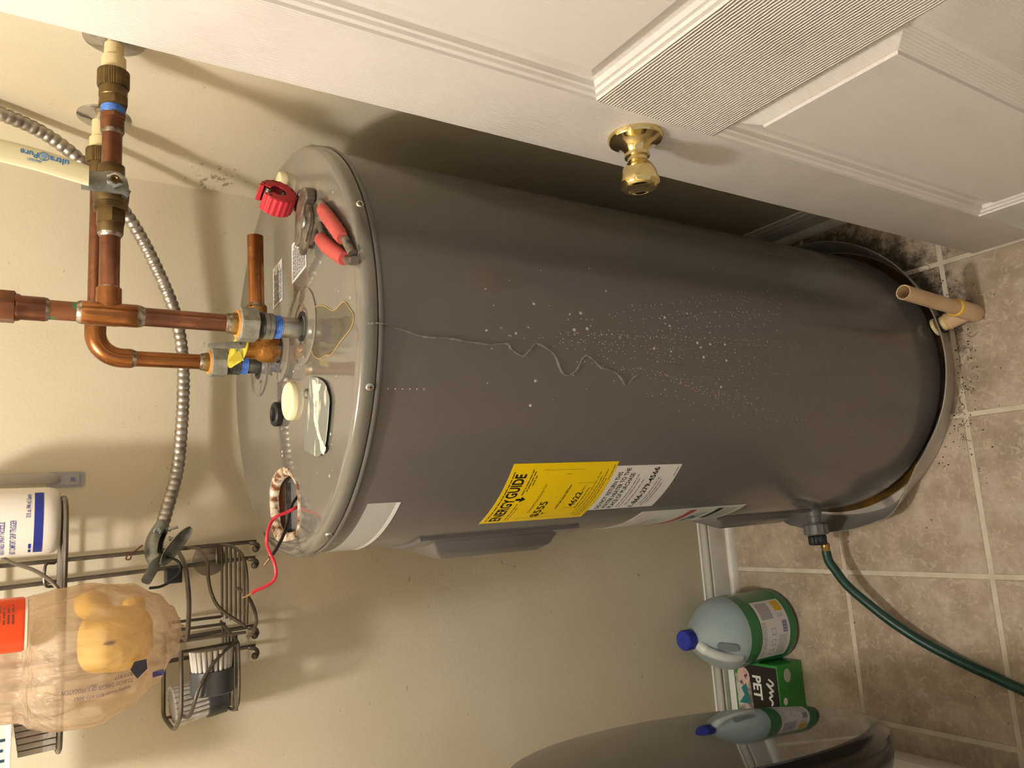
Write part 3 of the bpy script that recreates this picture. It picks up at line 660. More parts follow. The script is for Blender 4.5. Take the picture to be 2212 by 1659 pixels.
build('union_hex', hexnut((.517, CY, CZ), (.529, CY, CZ), .0175), M_BRASSDK, cw)
build('thread_tape', lathe((0, CY, CZ), (1, 0, 0), tape_prof(.0132, .5075, .5185, 5), 28), M_TAPE, cw)
build('male_adapter', hexnut((.500, CY, CZ), (.508, CY, CZ), .0152), M_COPPER, cw)
build('adapter_socket', hx_([(.501, .0132), (.486, .0132), (.484, .0125)]), M_COPPER, cw)
build('solder_ring', hx_([(.4865, .0133), (.4845, .0128), (.4815, .0114)]), M_SOLDER, cw)
build('copper_pipe', hx_([(.490, .0111), (.435, .0111)]), M_COPPER, cw)
vb = build('valve_body', hx_([(.4420, .0120), (.4405, .0145), (.4250, .0150), (.4235, .0160), (.418, .0185), (.408, .0200), (.397, .0192), (.3925, .0178), (.3915, .0190), (.3845, .0190), (.3835, .0165)]), M_BRASSDK, cw)
build('valve_end_hex', hexnut((.366, CY, CZ), (.385, CY, CZ), .0168), M_BRASSDK, cw)
build('valve_tail', hx_([(.367, .0145), (.356, .0140), (.354, .0130)]), M_BRASSDK, cw)
build('solder_ring', hx_([(.3565, .0140), (.3545, .0135), (.351, .0114)]), M_SOLDER, cw)
build('copper_pipe', hx_([(.360, .0111), (.285, .0111)]), M_COPPER, cw)
# handle: steel strap lying against the valve front, cream sleeve pointing up
sx_, sy_ = .4085, CY-.031
build('valve_stem', lathe((sx_, CY-.014, CZ), (0, -1, 0), [(.0085, 0), (.0085, .010), (.0055, .011), (.0055, .021)], 24), M_BRASSDK, cw)
hd = build('valve_handle', join(
    xf(prism([(-.014, -.012), (-.004, -.0155), (.006, -.014), (.0125, -.006), (.0135, .004), (.0105, .016), (.0125, .034), (-.0125, .034), (-.0135, .010)], -.0013, .0013), basis((sx_, sy_+.002, CZ), (1, 0, .06), (-.02, 0, 1)))), M_ZINC, cw, bevel=.0006)
build('handle_lip', xf(prism([(-.0045, -.003), (.0045, -.003), (.0045, .003), (-.0045, .003)], -.008, .002), basis((sx_-.010, sy_+.003, CZ-.0135), (.9, 0, -.5), (.5, 0, .9))), M_ZINC, hd, bevel=.0008)
build('handle_nut', hexnut((sx_, sy_+.001, CZ), (sx_, sy_-.006, CZ), .0095), M_CHROME, hd)
build('stem_end', lathe((sx_, sy_-.004, CZ), (0, -1, 0), [(.0052, 0), (.0052, .0045), (.0032, .0046), (.0018, .0030), (.0001, .0030)], 20), M_BRASSDK, hd)
M_SLEEVE = mat('cream_vinyl_sleeve', (232, 222, 184), .38)
def sleeve():
    path = cr([(sx_+.002, sy_, CZ+.026), (sx_+.006, sy_, CZ+.045), (sx_+.012, sy_, CZ+.080), (sx_+.017, sy_, CZ+.13), (sx_+.018, sy_, CZ+.150)], 6)
    vs_, fs = [], []; n = 16
    for i, p in enumerate(path):
        w = .0120+.0012*min(1, i/8); 
        for j in range(n):
            a = 2*pi*j/n; vs_.append((p.x+w*math.copysign(abs(cos(a))**.7, cos(a)), p.y+.0036*math.copysign(abs(sin(a))**.7, sin(a)), p.z))
    k = len(path)
    for i in range(k-1):
        for j in range(n): fs.append((i*n+j, i*n+(j+1) % n, (i+1)*n+(j+1) % n, (i+1)*n+j))
    fs += [tuple(range(n))[::-1], tuple((k-1)*n+j for j in range(n))]
    return vs_, fs
slv = build('handle_sleeve', sleeve(), M_SLEEVE, hd)
M_BLUEINK = mat('blue_print', (58, 124, 186), .45)
B = basis((sx_+.0125, sy_-.0040, CZ+.046), (.10, 0, 1), (-1, 0, .10))
build('lettering', xf(join(shift(fit(text_vf('ultra', .01, .0002), .019, .0075), 0, -.003)), B), M_BLUEINK, slv, smooth=False)
build('lettering', xf(join(shift(fit(text_vf('Pure', .01, .0002), .017, .0072), .030, -.003)), B), M_BLUEINK, slv, smooth=False)
build('drop_emblem', xf(lathe((.0245, 0, 0), (0, 0, 1), [(.0052, 0), (.0052, .0002), (.0044, .0002), (.0044, 0)], 28, cap=False), B), M_BLUEINK, slv)
build('drop_mark', xf(prism([(.0245+.0026*cos(RAD(t)), -.0006+.0026*sin(RAD(t))) for t in range(120, 421, 20)]+[(.0245, .0046)], 0, .0002), B), mat('pale_blue_print', (120, 168, 206), .45), slv, smooth=False)
build('fine_print', xf(bars([(.026, .040, .0062, .0016), (.026, .039, .0080, .0012)], rng), B), M_BLUEINK, slv, smooth=False)
# tee and vertical run
def vz(prof, x=CX, y=CY, seg=32): return lathe((x, y, 0), (0, 0, 1), [(r, z) for z, r in prof], seg)
build('solder_ring', hx_([(.2905, .0114), (.2880, .0130), (.2865, .0136)]), M_SOLDER, cw)
build('tee_branch', hx_([(.288, .0136), (.272, .0138), (.262, .0128), (.2575, .0120)]), M_COPPER2, cw)
build('tee_run', vz([(1.4785, .0128), (1.4775, .0136), (1.462, .0136), (1.456, .0142), (1.442, .0142), (1.436, .0136), (1.4185, .0136), (1.4175, .0128)]), M_COPPER2, cw)
build('solder_ring', vz([(1.482, .0113), (1.4795, .0130), (1.477, .0137)]), M_SOLDER, cw)
build('solder_ring', vz([(1.4195, .0137), (1.4165, .0132), (1.411, .0113)]), M_SOLDER, cw)
build('copper_pipe', vz([(1.515, .0111), (1.476, .0111)]), M_PATINA, cw)
build('solder_ring', vz([(1.513, .0134), (1.510, .0130), (1.508, .0113)]), M_SOLDER, cw)
build('adapter_socket', vz([(1.512, .0136), (1.535, .0136), (1.537, .0150), (1.541, .0155)]), M_COPPER, cw)
build('female_adapter', hexnut((CX, CY, 1.540), (CX, CY, 1.566), .0185), M_COPPER, cw)
build('copper_pipe', vz([(1.420, .0111), (1.306, .0111)]), M_COPPER, cw)
build('solder_ring', vz([(1.319, .0113), (1.316, .0128), (1.312, .0130)]), M_SOLDER, cw)
build('brass_tailpiece', vz([(1.3125, .0128), (1.309, .0140), (1.304, .0140)]), M_BRASSLT, cw)
def union(x, y, z0, m2, parent):
    """z0 = underside of the union (top of the taped nipple)"""
    build('gasket', lathe((x, y, z0), (0, 0, 1), [(.0150, .0450), (.0175, .0455), (.0180, .0425)], 32), M_ORANGEGASKET, parent)
    build('union_nut', hexnut((x, y, z0+.0195), (x, y, z0+.0430), .0232, .10), M_ZINCNUT, parent)
    build('union_threads', lathe((x, y, z0), (0, 0, 1), tape_prof(.0172, .0125, .0200, 4), 32), M_DARKSTEEL, parent)
    build('knurled_collar', lathe((x, y, z0), (0, 0, 1), [(.0155, -.0002), (.0168, .0005), (.0168, .0058), (.0160, .0062), (.0168, .0066), (.0168, .0120), (.0160, .0126)], 120, rib=(60, .0002)), m2, parent, auto=20)
union(CX, CY, 1.2598, M_ZINC, cw)

# ------------------------------------------------------------------ hot water line behind it
HY, HZ, HX = 1.185, 1.4455, .250
hw = empty('hot_water_pipe', (HX, HY, 1.2508), 'copper water pipe with one elbow, behind the pipe with the tee', 'pipe')
escutcheon(HY, HZ-.004, hw)
def hh(prof): return hx_(prof, HY, HZ)
build('cream_pipe', hh([(.606, .0111), (.560, .0111)]), M_CPVC, hw)
build('cream_adapter', hh([(.575, .0125), (.574, .0138), (.553, .0138)]), M_CPVC, hw)
build('union_nut', lathe((0, HY, HZ), (1, 0, 0), [(.0150, .557), (.0178, .556), (.0178, .538), (.0165, .535)], 96, rib=(40, .0003)), M_BRASSDK, hw, auto=25)
build('union_body', hh([(.537, .0155), (.520, .0160), (.505, .0150), (.498, .0135)]), M_BRASSDK, hw)
build('copper_pipe', hh([(.506, .0111), (.300, .0111)]), M_COPPER, hw)
build('solder_ring', hh([(.310, .0113), (.306, .0130), (.304, .0136)]), M_SOLDER, hw)
el = [(.305, HY, HZ), (.292, HY, HZ)]+[(HX+.042-.042*sin(RAD(t)), HY, HZ-.042+.042*cos(RAD(t))) for t in range(10, 91, 10)]+[(HX, HY, HZ-.055)]
el = [(.305, HY, HZ)]+[(HX+.034-.034*sin(RAD(t)), HY, HZ-.034+.034*cos(RAD(t))) for t in range(0, 91, 9)]+[(HX, HY, HZ-.046)]
build('elbow', sweep(el, .0138, 28), M_COPPER2, hw)
build('solder_ring', vz([(1.4005, .0138), (1.3985, .0132), (1.394, .0113)], HX, HY), M_SOLDER, hw)
build('copper_pipe', vz([(1.402, .0111), (1.300, .0111)], HX, HY), M_COPPER2, hw)
build('solder_ring', vz([(1.309, .0113), (1.306, .0128), (1.302, .0130)], HX, HY), M_SOLDER, hw)
build('brass_tailpiece', vz([(1.3035, .0128), (1.300, .0140), (1.2945, .0140)], HX, HY), M_BRASSLT, hw)
union(HX, HY, 1.2508, M_DARKSTEEL, hw)

# ------------------------------------------------------------------ armoured conduit
M_FLEX = mat('galvanised_flex_steel', (186, 180, 172), .40, .95, col2=(146, 140, 132), scale=90)
fc = empty('flexible_conduit', (.003, 1.29, 1.32), 'ribbed grey metal conduit sagging across the wall with a bent connector', 'conduit')
cp = cr([(.593, 1.17, 1.640), (.592, 1.200, 1.568), (.586, 1.228, 1.511), (.5545, 1.25, 1.455), (.497, 1.30, 1.388), (.416, 1.325, 1.340), (.343, 1.335, 1.313), (.25, 1.340, 1.303), (.113, 1.335, 1.311), (.040, 1.312, 1.331), (.006, 1.295, 1.343)], 40)
Ls = [0]
for a, b in zip(cp, cp[1:]): Ls.append(Ls[-1]+(b-a).length)
# resample evenly, 6 samples per rib
step = .0107/8; samp = []; k = 0; s = 0
while s < Ls[-1]:
    while Ls[k+1] < s: k += 1
    f = (s-Ls[k])/(Ls[k+1]-Ls[k]); samp.append(cp[k].lerp(cp[k+1], f)); s += step
prof8 = [.0089, .0096, .0100, .0102, .0102, .0100, .0096, .0089]
build('ribbed_sheath', sweep(samp, [prof8[i % 8] for i in range(len(samp))], 20), M_FLEX, fc, auto=80)
M_CAST = mat('cast_zinc_connector', (150, 152, 146), .42, .75, col2=(98, 100, 98), scale=50, thr=(.4, .65), bump=.0006, bscale=120)
def half_shell(path, rad, a0, a1, t=.0018, n=12):
    # open trough along a path; a0..a1 degrees of arc about the path, thickness t
    vs_, fs = [], []; P = [V(p) for p in path]; m = (n+1)*2
    for i, p in enumerate(P):
        d = (P[min(i+1, len(P)-1)]-P[max(i-1, 0)]).normalized(); x = V((0, -1, 0)); x = (x-d*x.dot(d)).normalized(); y = d.cross(x)
        for rr_ in (rad[i], rad[i]-t):
            for k in (range(n+1) if rr_ == rad[i] else range(n, -1, -1)):
                a = RAD(a0+(a1-a0)*k/n); vs_.append(p+(x*cos(a)+y*sin(a))*rr_)
    for i in range(len(P)-1):
        for k in range(m): fs.append((i*m+k, i*m+(k+1) % m, (i+1)*m+(k+1) % m, (i+1)*m+k))
    fs += [tuple(range(m))[::-1], tuple((len(P)-1)*m+k for k in range(m))]
    return vs_, fs
sad = cr([(.016, 1.300, 1.337), (.004, 1.292, 1.345), (-.010, 1.280, 1.352), (-.026, 1.268, 1.354), (-.036, 1.262, 1.350)], 3)
build('connector_saddle', half_shell(sad, [.0118+.0022*min(1, i/6) for i in range(len(sad))], -10, 250), M_CAST, fc)
def leaf(o_, x, y, L, Wd, bow, th=.0018):
    vs_, fs = [], []; B_ = basis(o_, x, y); nu, nv = 14, 6
    for side in (0, 1):
        for i in range(nu+1):
            u = i/nu*2-1; w = Wd*max(.05, (1-abs(u)**2.6))**.5
            for j in range(nv+1):
                v = (j/nv*2-1); vs_.append(B_ @ V((u*L, v*w, bow*(v*v+.5*u*u)-side*th)))
    k = (nu+1)*(nv+1)
    for side in (0, 1):
        for i in range(nu):
            for j in range(nv):
                q = [side*k+i*(nv+1)+j, side*k+i*(nv+1)+j+1, side*k+(i+1)*(nv+1)+j+1, side*k+(i+1)*(nv+1)+j]; fs.append(tuple(q if side == 0 else q[::-1]))
    edge = [i*(nv+1) for i in range(nu+1)]+[nu*(nv+1)+j for j in range(1, nv+1)]+[i*(nv+1)+nv for i in range(nu-1, -1, -1)]+[j for j in range(nv-1, 0, -1)]
    for a, b in zip(edge, edge[1:]+edge[:1]): fs.append((a, b, b+k, a+k))
    return vs_, fs
build('connector_ear', leaf((-.015, 1.252, 1.3300), (.78, 0, -.62), (.45, -.6, .55), .033, .0135, .004), M_CAST, fc)
build('connector_strap', xf(prism(rrect(.046, .016, .005), -.0008, .0008), basis((-.047, 1.256, 1.358), (-.83, .05, .45), (.45, -.3, .8))), M_CAST, fc, bevel=.0004)
build('clamp_screw', lathe((.008, 1.280, 1.334), (.25, -.2, -1), [(.0035, 0), (.0035, .003), (.002, .0032), (.002, .014)], 14), M_ZINC, fc)
build('second_clamp_screw', lathe((-.006, 1.275, 1.334), (.1, -.1, -1), [(.0035, 0), (.0035, .003), (.002, .0032), (.002, .012)], 14), M_ZINC, fc)
build('screw_boss', lathe((.006, 1.280, 1.349), (.1, -1, .3), [(.0056, 0), (.0056, .005), (.003, .0052), (.003, .003)], 18), M_CAST, fc)
build('bare_copper_wire', wire([(-.012, 1.26, 1.372), (-.018, 1.255, 1.380), (-.024, 1.255, 1.391), (-.030, 1.255, 1.394), (-.031, 1.255, 1.389), (-.026, 1.255, 1.387)], .0011, 6, 6), mat('dull_copper_wire', (126, 84, 56), .45, .6), fc)
build('black_wire', wire([(-.030, 1.26, 1.345), (-.038, 1.24, 1.328), (-.052, 1.235, 1.324), (-.064, 1.235, 1.334), (-.072, 1.235, 1.350), (-.073, 1.235, 1.366)], .0021, 6, 8), M_BLKWIRE, fc)

# ------------------------------------------------------------------ loose things on the heater cap
plate = [(.184, .929), (.171, .887), (.155, .871), (.140, .867), (.098, .882), (.087, .895), (.082, .913), (.092, .951), (.101, .963), (.152, .947), (.178, .936)]
po = [(p.x, p.y) for p in cr([(x, y, 0) for x, y in plate], 3, True)]
M_PLATE = mat('bare_galvanised_plate', (142, 146, 140), .46, .55, col2=(236, 232, 218), scale=30, thr=(.54, .60), bump=.0006, bscale=120, stretch=(.45, 1.9, 1), detail=9)
cpl = build('cover_plate', prism(po, LZ+.0032, LZ+.0042), M_PLATE, label='scratched bare metal cover plate lying on the heater cap', cat='cover plate', bevel=.0003, bseg=1)
build('plate_stud', lathe((.166, .951, LZ), (0, 0, 1), [(.006, .0001), (.0064, .003), (.0045, .0062), (.0001, .0072)], 18), M_ZINC, cpl)
sc_ = [(.180, .923), (.172, .908), (.168, .893), (.156, .905), (.144, .914), (.127, .908), (.112, .903), (.097, .891), (.090, .882), (.0835, .890), (.088, .899), (.100, .905), (.115, .914), (.130, .922), (.146, .921), (.163, .923)]
R_ = random.Random(8); zz_ = [(p.x+R_.uniform(-.0014, .0014), p.y+R_.uniform(-.0014, .0014)) for p in cr([(x, y, 0) for x, y in sc_], 5, True)]
build('paint_scrape', prism(zz_, LZ+.0043, LZ+.0045), mat('chalky_scrape', (230, 226, 212), .6, col2=(186, 186, 176), scale=120, bump=.001, bscale=300), cpl, smooth=False)
M_PCAP = mat('ivory_plastic', (242, 230, 190), .35)
build('plastic_cap', lathe((.167, 1.019, LZ), (0, 0, 1), [(.026, .0001), (.0262, .004), (.0255, .0065), (.0225, .0085), (.0215, .0082), (.019, .0070), (.0001, .0072)], 48), M_PCAP, label='round ivory plastic cap lying on the heater cap', cat='cap')
build('ivory_plug', lathe((.486, 1.036, LZ), (0, 0, 1), [(.0165, .0001), (.0168, .004), (.0150, .0095), (.0110, .0115), (.0001, .0118)], 36), M_PCAP, label='small ivory plug at the far edge of the heater cap behind the tube cutter', cat='plug')
build('rubber_washer', lathe((.157, 1.0755, LZ), (0, 0, 1), [(.0098, .0001), (.0160, .0001), (.0172, .002), (.0172, .0085), (.0155, .0105), (.0110, .0105), (.0098, .0090), (.0098, .0001)], 40, cap=False), M_BLACKRUBBER, label='black rubber washer lying beside the ivory cap', cat='washer')

# tongue and groove pliers
M_PLST = mat('grimy_tool_steel', (150, 140, 130), .42, .75, col2=(92, 82, 74), scale=70, thr=(.4, .65), bump=.0004, bscale=180)
M_GRIP = mat('faded_red_grip', (192, 84, 78), .55, col2=(170, 70, 66), scale=30)
pl = empty('pliers', (.36, .87, LZ), 'slip joint pliers with worn red grips lying on the heater cap', 'pliers')
zt = LZ+.0045
def slabp(poly, z0, z1): return prism(poly, z0, z1)
h1 = [(.372, .932), (.396, .905), (.400, .882), (.386, .862), (.378, .856), (.366, .868), (.374, .884), (.370, .896), (.352, .918)]
build('lower_jaw_arm', slabp([(p.x, p.y) for p in cr([(x, y, 0) for x, y in h1], 2, True)], LZ+.0008, LZ+.0075), M_PLST, pl, bevel=.0012)
j1 = [(.362, .953), (.376, .955), (.405, .949), (.424, .934), (.430, .918), (.422, .905), (.410, .903), (.404, .914), (.395, .922), (.375, .928), (.360, .938)]
build('upper_jaw', slabp([(p.x, p.y) for p in cr([(x, y, 0) for x, y in j1], 2, True)], LZ+.0020, LZ+.0135), M_PLST, pl, bevel=.0012)
for i in range(13):
    t = i/12; x = .366+.048*t; y = .9555-.013*t*t
    build('jaw_tooth', box((x-.0012, y-.0015, LZ+.004), (x+.0008, y+.0018, LZ+.0130)), M_PLST, pl, smooth=False)
j2 = [(.402, .905), (.392, .896), (.376, .892), (.352, .912), (.342, .926), (.348, .938), (.362, .936), (.380, .918)]
build('slotted_jaw', slabp([(p.x, p.y) for p in cr([(x, y, 0) for x, y in j2], 2, True)], LZ+.0080, LZ+.0135), M_PLST, pl, bevel=.001)
build('pivot_bolt', lathe((.380, .912, LZ+.013), (0, 0, 1), [(.0085, 0), (.0085, .003), (.0070, .0045), (.0001, .0048)], 24), M_ZINC, pl)
for i in range(6):
    t = i/5; build('adjusting_notch', lathe((.3545+.014*t, .907-.016*t, LZ+.0136), (0, 0, 1), [(.0021, 0), (.0021, .0004), (.0001, .0005)], 12), M_BLACKRUBBER, pl)
def handle(pts, name):
    P = cr(pts, 6); build(name+'_bar', sweep([p-V((0, 0, .001)) for p in P], .0052, 12), M_PLST, pl)
handle([(.392, .870, zt+.004), (.376, .854, zt+.004), (.345, .822, zt+.004), (.318, .793, zt+.004), (.305, .785, zt+.002), (.296, .779, zt+.001)], 'far_handle')
handle([(.374, .884, zt), (.358, .876, zt), (.338, .862, zt+.002), (.312, .822, zt+.003), (.292, .790, zt+.002), (.286, .772, zt+.001)], 'near_handle')
def grip(pts, name):
    P = cr(pts, 8); nn = len(P)
    g = build(name, sweep(P, [(.0080+.0010*sin(pi*i/nn)+(.0005 if i % 4 < 2 else 0))*(.86 if i in (0, nn-1) else 1) for i in range(nn)], 16, flat=(1, .9)), M_GRIP, pl, auto=70)
grip([(.378, .857, zt+.0055), (.360, .838, zt+.0055), (.340, .816, zt+.0055), (.318, .793, zt+.0055)], 'grip')
grip([(.345, .870, zt+.0045), (.330, .850, zt+.0050), (.312, .822, zt+.0050), (.294, .793, zt+.0045)], 'grip')

# round red tube cutter standing on its rim
M_CUT = mat('red_cutter_plastic', (196, 44, 58), .42, col2=(178, 36, 50), scale=25)
cc = V((.441, .990, LZ+.0262)); cn = V((.54, -.80, -.06)).normalized()
cut = empty('tube_cutter', (cc.x, cc.y, LZ), 'round red ribbed tube cutter leaning on the pliers', 'tube cutter')
MB = basis(cc, V((0, 0, 1)).cross(cn), V((0, 0, 1))-cn*cn.z)    # local z = cutter axis, local y up
def cshape(R0, R1, z0, z1, a0, a1, n=72, rib=0.):
    """ring sector with open mouth"""
    vs_, fs = [], []
    for i in range(n+1):
        a = RAD(a0+(a1-a0)*i/n); ro = R1+(rib if (i//2) % 2 else 0)
        for r, z in ((R0, z0), (ro, z0), (ro, z1), (R0, z1)): vs_.append((r*cos(a), r*sin(a), z))
    for i in range(n):
        for j in range(4): fs.append((i*4+j, i*4+(j+1) % 4, i*4+4+(j+1) % 4, i*4+4+j))
    fs += [(0, 1, 2, 3), tuple(n*4+j for j in range(4))[::-1]]
    return vs_, fs
build('ribbed_ring', xf(cshape(.0195, .0245, -.013, .0115, 118, 118+318, rib=.0009), MB), M_CUT, cut, auto=20)
build('face_plate', xf(cshape(.0105, .0240, .0105, .0125, 126, 126+302), MB), M_CUT, cut, bevel=.0004, bseg=1)
build('back_plate', xf(cshape(.0105, .0240, -.0138, -.012, 126, 126+302), MB), M_CUT, cut)
for a in (55, 130-360+20, -60):
    p = V((.0128*cos(RAD(a)), .0128*sin(RAD(a)), 0))
    build('steel_roller', xf(cyl(p+V((0, 0, -.011)), p+V((0, 0, .0095)), .0050, 18), MB), M_PLST, cut)
for a in (62, 0, -70, 140):
    p = V((.0205*cos(RAD(a)), .0205*sin(RAD(a)), .0126)); build('pin_hole', xf(lathe(p, (0, 0, 1), [(.0016, 0), (.0016, .0003), (.0001, .0003)], 12), MB), M_BLACKRUBBER, cut)
for i in range(7):
    a = -110+i*24; p = V((.0228*cos(RAD(a)), .0228*sin(RAD(a)), .0127)); x, y, z = V((cos(RAD(a)), sin(RAD(a)), 0)), V((-sin(RAD(a)), cos(RAD(a)), 0)), V((0, 0, 1))
    build('rim_slot', xf(xf(box((-.0006, -.0018, 0), (.0006, .0018, .0003)), Matrix.Translation(p) @ Matrix((x, y, z)).transposed().to_4x4()), MB), M_BLACKRUBBER, cut, smooth=False)

# ------------------------------------------------------------------ drain pan, overflow pipe, hose
M_PAN = mat('thin_aluminium_pan', (206, 202, 196), .36, .6, col2=(186, 180, 172), scale=12, bump=.0015, bscale=9)
def pan():
    kr = [(140, .308), (152, .312), (162, .322), (171, .329), (184, .327), (197, .327), (207, .334), (212, .326), (218, .309), (226, .298), (236, .297), (250, .301), (270, .304), (300, .305), (345, .308), (360, .305), (420, .300), (450, .298), (480, .303), (500, .308)]
    kb = [(140, .296), (184, .300), (203, .309), (217, .300), (227, .296), (247, .291), (270, .291), (345, .293), (420, .289), (480, .292), (500, .296)]
    def itp(k, a):
        while a < k[0][0]: a += 360
        while a > k[-1][0]: a -= 360
        for (x0, y0), (x1, y1) in zip(k, k[1:]):
            if x0 <= a <= x1: f = (a-x0)/(x1-x0); return y0+(y1-y0)*f
    vs_, fs = [], []; n = 180
    for i in range(n):
        a = 360*i/n; rr_, rb = itp(kr, a if a >= 140 else a+360), itp(kb, a if a >= 140 else a+360)
        dz = -.012 if 165 < a < 200 else (.006 if 205 < a < 215 else 0)
        c, s = cos(RAD(a)), sin(RAD(a))
        for r, z in ((.05, .0012), (rb-.004, .0012), (rb, .004), (rr_-.001, .057+dz), (rr_+.0018, .0605+dz), (rr_+.0030, .0585+dz), (rr_+.0012, .056+dz), (rb+.0012, .004), (rb-.002, .0002)):
            vs_.append((hx+r*c, hy+r*s, z))
    m = 9
    for i in range(n):
        k = (i+1) % n
        for j in range(m-1): fs.append((i*m+j, k*m+j, k*m+j+1, i*m+j+1))
    return vs_, fs
build('drain_pan', pan(), M_PAN, label='shallow dented silver metal pan under the heater', cat='pan', auto=35)
M_GUNK = mat('rusty_pan_water', (58, 42, 18), .08, col2=(104, 74, 22), scale=14, thr=(.45, .65), spec=.6)
build('pan_water', lathe((hx, hy, .0018), (0, 0, 1), [(.274, 0), (.289, 0), (.2895, .0075), (.274, .0078)], 96, cap=False), M_GUNK, label='dark rusty water standing in the metal pan around the heater foot', cat='water')
M_PVC = mat('tan_pvc', (214, 184, 146), .42, col2=(200, 168, 130), scale=16)
M_PVC2 = mat('stained_ivory_pvc', (222, 202, 158), .45, col2=(150, 128, 92), scale=40, thr=(.55, .75))
ov = empty('overflow_pipe', (.315, .705, 0), 'short tan plastic standpipe with elbow at the front of the pan', 'pipe')
pb, pt = V((.3155, .706, .0)), V((.3315, .703, .250)); pd = (pt-pb).normalized()
build('standpipe', pipe(pb+pd*.05, pt, .0133, .0113, 32), M_PVC, ov)
build('socket', lathe(pb, pd, [(.0135, .0005), (.0165, .004), (.0168, .012), (.0168, .076), (.0160, .0775), (.0138, .0775)], 32), M_PVC, ov)
build('glue_ring', lathe(pb, pd, [(.0169, .0745), (.0172, .0765), (.0160, .0790), (.0136, .0795)], 32), mat('yellow_glue', (226, 184, 74), .4), ov)
pe = V((.2990, .775, .036)); q0 = pb+pd*.030
build('elbow_branch', sweep(cr([q0, q0.lerp(pe, .3), q0.lerp(pe, .55)], 5), [.0165]*11, 28), M_PVC, ov)
build('adapter', cyl(q0.lerp(pe, .45), q0.lerp(pe, .74), .0145, 28), M_PVC2, ov)
dirn = (pe-q0).normalized()
build('glue_ring', lathe(q0.lerp(pe, .55), dirn, [(.0150, -.001), (.0170, 0), (.0165, .0015), (.0148, .002)], 28), MATS['yellow_glue'], ov)
build('gasket', lathe(q0.lerp(pe, .70), dirn, [(.0150, 0), (.0185, .0005), (.0185, .0035), (.0150, .004)], 28), M_BLACKRUBBER, ov)
build('inner_nut', lathe(q0.lerp(pe, .83), dirn, [(.0165, 0), (.0172, .001), (.0172, .006), (.0155, .007), (.011, .007), (.011, .003)], 36, rib=(18, .0003)), M_PVC2, ov, auto=20)
M_HOSE = mat('dark_green_hose', (22, 66, 54), .38, col2=(18, 54, 44), scale=20)
gh = empty('garden_hose', (-.30, .893, 0), 'dark green garden hose leading from the heater drain across the floor', 'hose')
hs = dp+dd*.331
build('hose_coupling', lathe(dp, dd, [(.0125, .3325), (.0165, .333), (.0178, .335), (.0178, .350), (.0160, .3525), (.0085, .3535)], 36, rib=(9, .0010)), M_BLACKPLASTIC, gh)
build('brass_ferrule', lathe(dp, dd+V((0, 0, -.06)), [(.0088, .352), (.0095, .353), (.0095, .360), (.0084, .362), (.0090, .372), (.0080, .374)], 28), M_BRASSLT, gh)
hp = cr([dp+(dd+V((0, 0, -.06))).normalized()*.366, dp+(dd+V((0, 0, -.06))).normalized()*.376, (-.147, 1.037, .083), (-.160, 1.031, .079), (-.196, 1.013, .067), (-.236, .978, .050), (-.273, .937, .036), (-.306, .888, .024), (-.336, .826, .0155), (-.356, .774, .0112), (-.373, .728, .0098), (-.392, .668, .0098), (-.41, .56, .0098), (-.40, .40, .0098), (-.36, .20, .0098), (-.30, .0, .0098), (-.27, -.3, .0098)], 8)
build('hose_tube', sweep(hp, [.0080]*2+[.0094]*(len(hp)-2), 16), M_HOSE, gh)

# ------------------------------------------------------------------ jug of green cleaner
JX, JY = -.300, 1.274
jug = empty('cleaner_jug', (JX, JY, 0), 'large plastic jug of green cleaner with a blue cap', 'jug')
M_GREENL = mat('green_cleaner_seen_through_plastic', (44, 128, 72), .3, col2=(34, 112, 66), scale=8, coat=.3)
M_FROST = mat('frosted_blue_white_plastic', (196, 210, 210), .3, trans=.25, ior=1.2, col2=(180, 200, 202), scale=10)
def supell(o, prof, e=.82, seg=48):
    """rounded-square jug section"""
    vs_, fs = [], []
    for r, h, q in prof:
        for i in range(seg):
            a = 2*pi*i/seg; ex = 1-(1-e)*q
            vs_.append((o[0]+r*math.copysign(abs(cos(a))**ex, cos(a)), o[1]+r*math.copysign(abs(sin(a))**ex, sin(a)), o[2]+h))
    n = len(prof)
    for j in range(n-1):
        for i in range(seg): fs.append((j*seg+i, j*seg+(i+1) % seg, (j+1)*seg+(i+1) % seg, (j+1)*seg+i))
    fs += [tuple(range(seg))[::-1], tuple((n-1)*seg+i for i in range(seg))]
    return vs_, fs
build('filled_body', supell((JX, JY, 0), [(.066, .0003, 0), (.074, .003, 0), (.0795, .011, 0), (.080, .03, 0), (.079, .032, 0), (.0785, .034, 0), (.0785, .132, 0), (.0795, .135, 0), (.080, .140, 0), (.080, .168, 0)]), M_GREENL, jug)
build('shoulder', supell((JX, JY, 0), [(.0801, .1675, 0), (.0795, .172, 0), (.077, .184, 0), (.071, .198, 0), (.060, .216, 0), (.048, .233, 0), (.036, .249, 0), (.0265, .261, 0), (.0210, .268, 0), (.0190, .276, 0)]), M_FROST, jug)
build('screw_cap', lathe((JX, JY, .272), (0, 0, 1), [(.0205, 0), (.0215, .001), (.0215, .021), (.0200, .0235), (.0001, .0237)], 60, rib=(30, .0003)), mat('royal_blue_plastic', (38, 48, 150), .4), jug, auto=25)
hdv = V((-.62, -.78, 0)).normalized()
hb = V((JX, JY, 0))
build('carry_handle', sweep(cr([hb+hdv*.018+V((0, 0, .263)), hb+hdv*.036+V((0, 0, .258)), hb+hdv*.052+V((0, 0, .243)), hb+hdv*.064+V((0, 0, .223)), hb+hdv*.071+V((0, 0, .202)), hb+hdv*.072+V((0, 0, .184))], 7), [.012]*8+[.0105]*28, 16), mat('frosted_handle_plastic', (206, 212, 206), .3), jug)
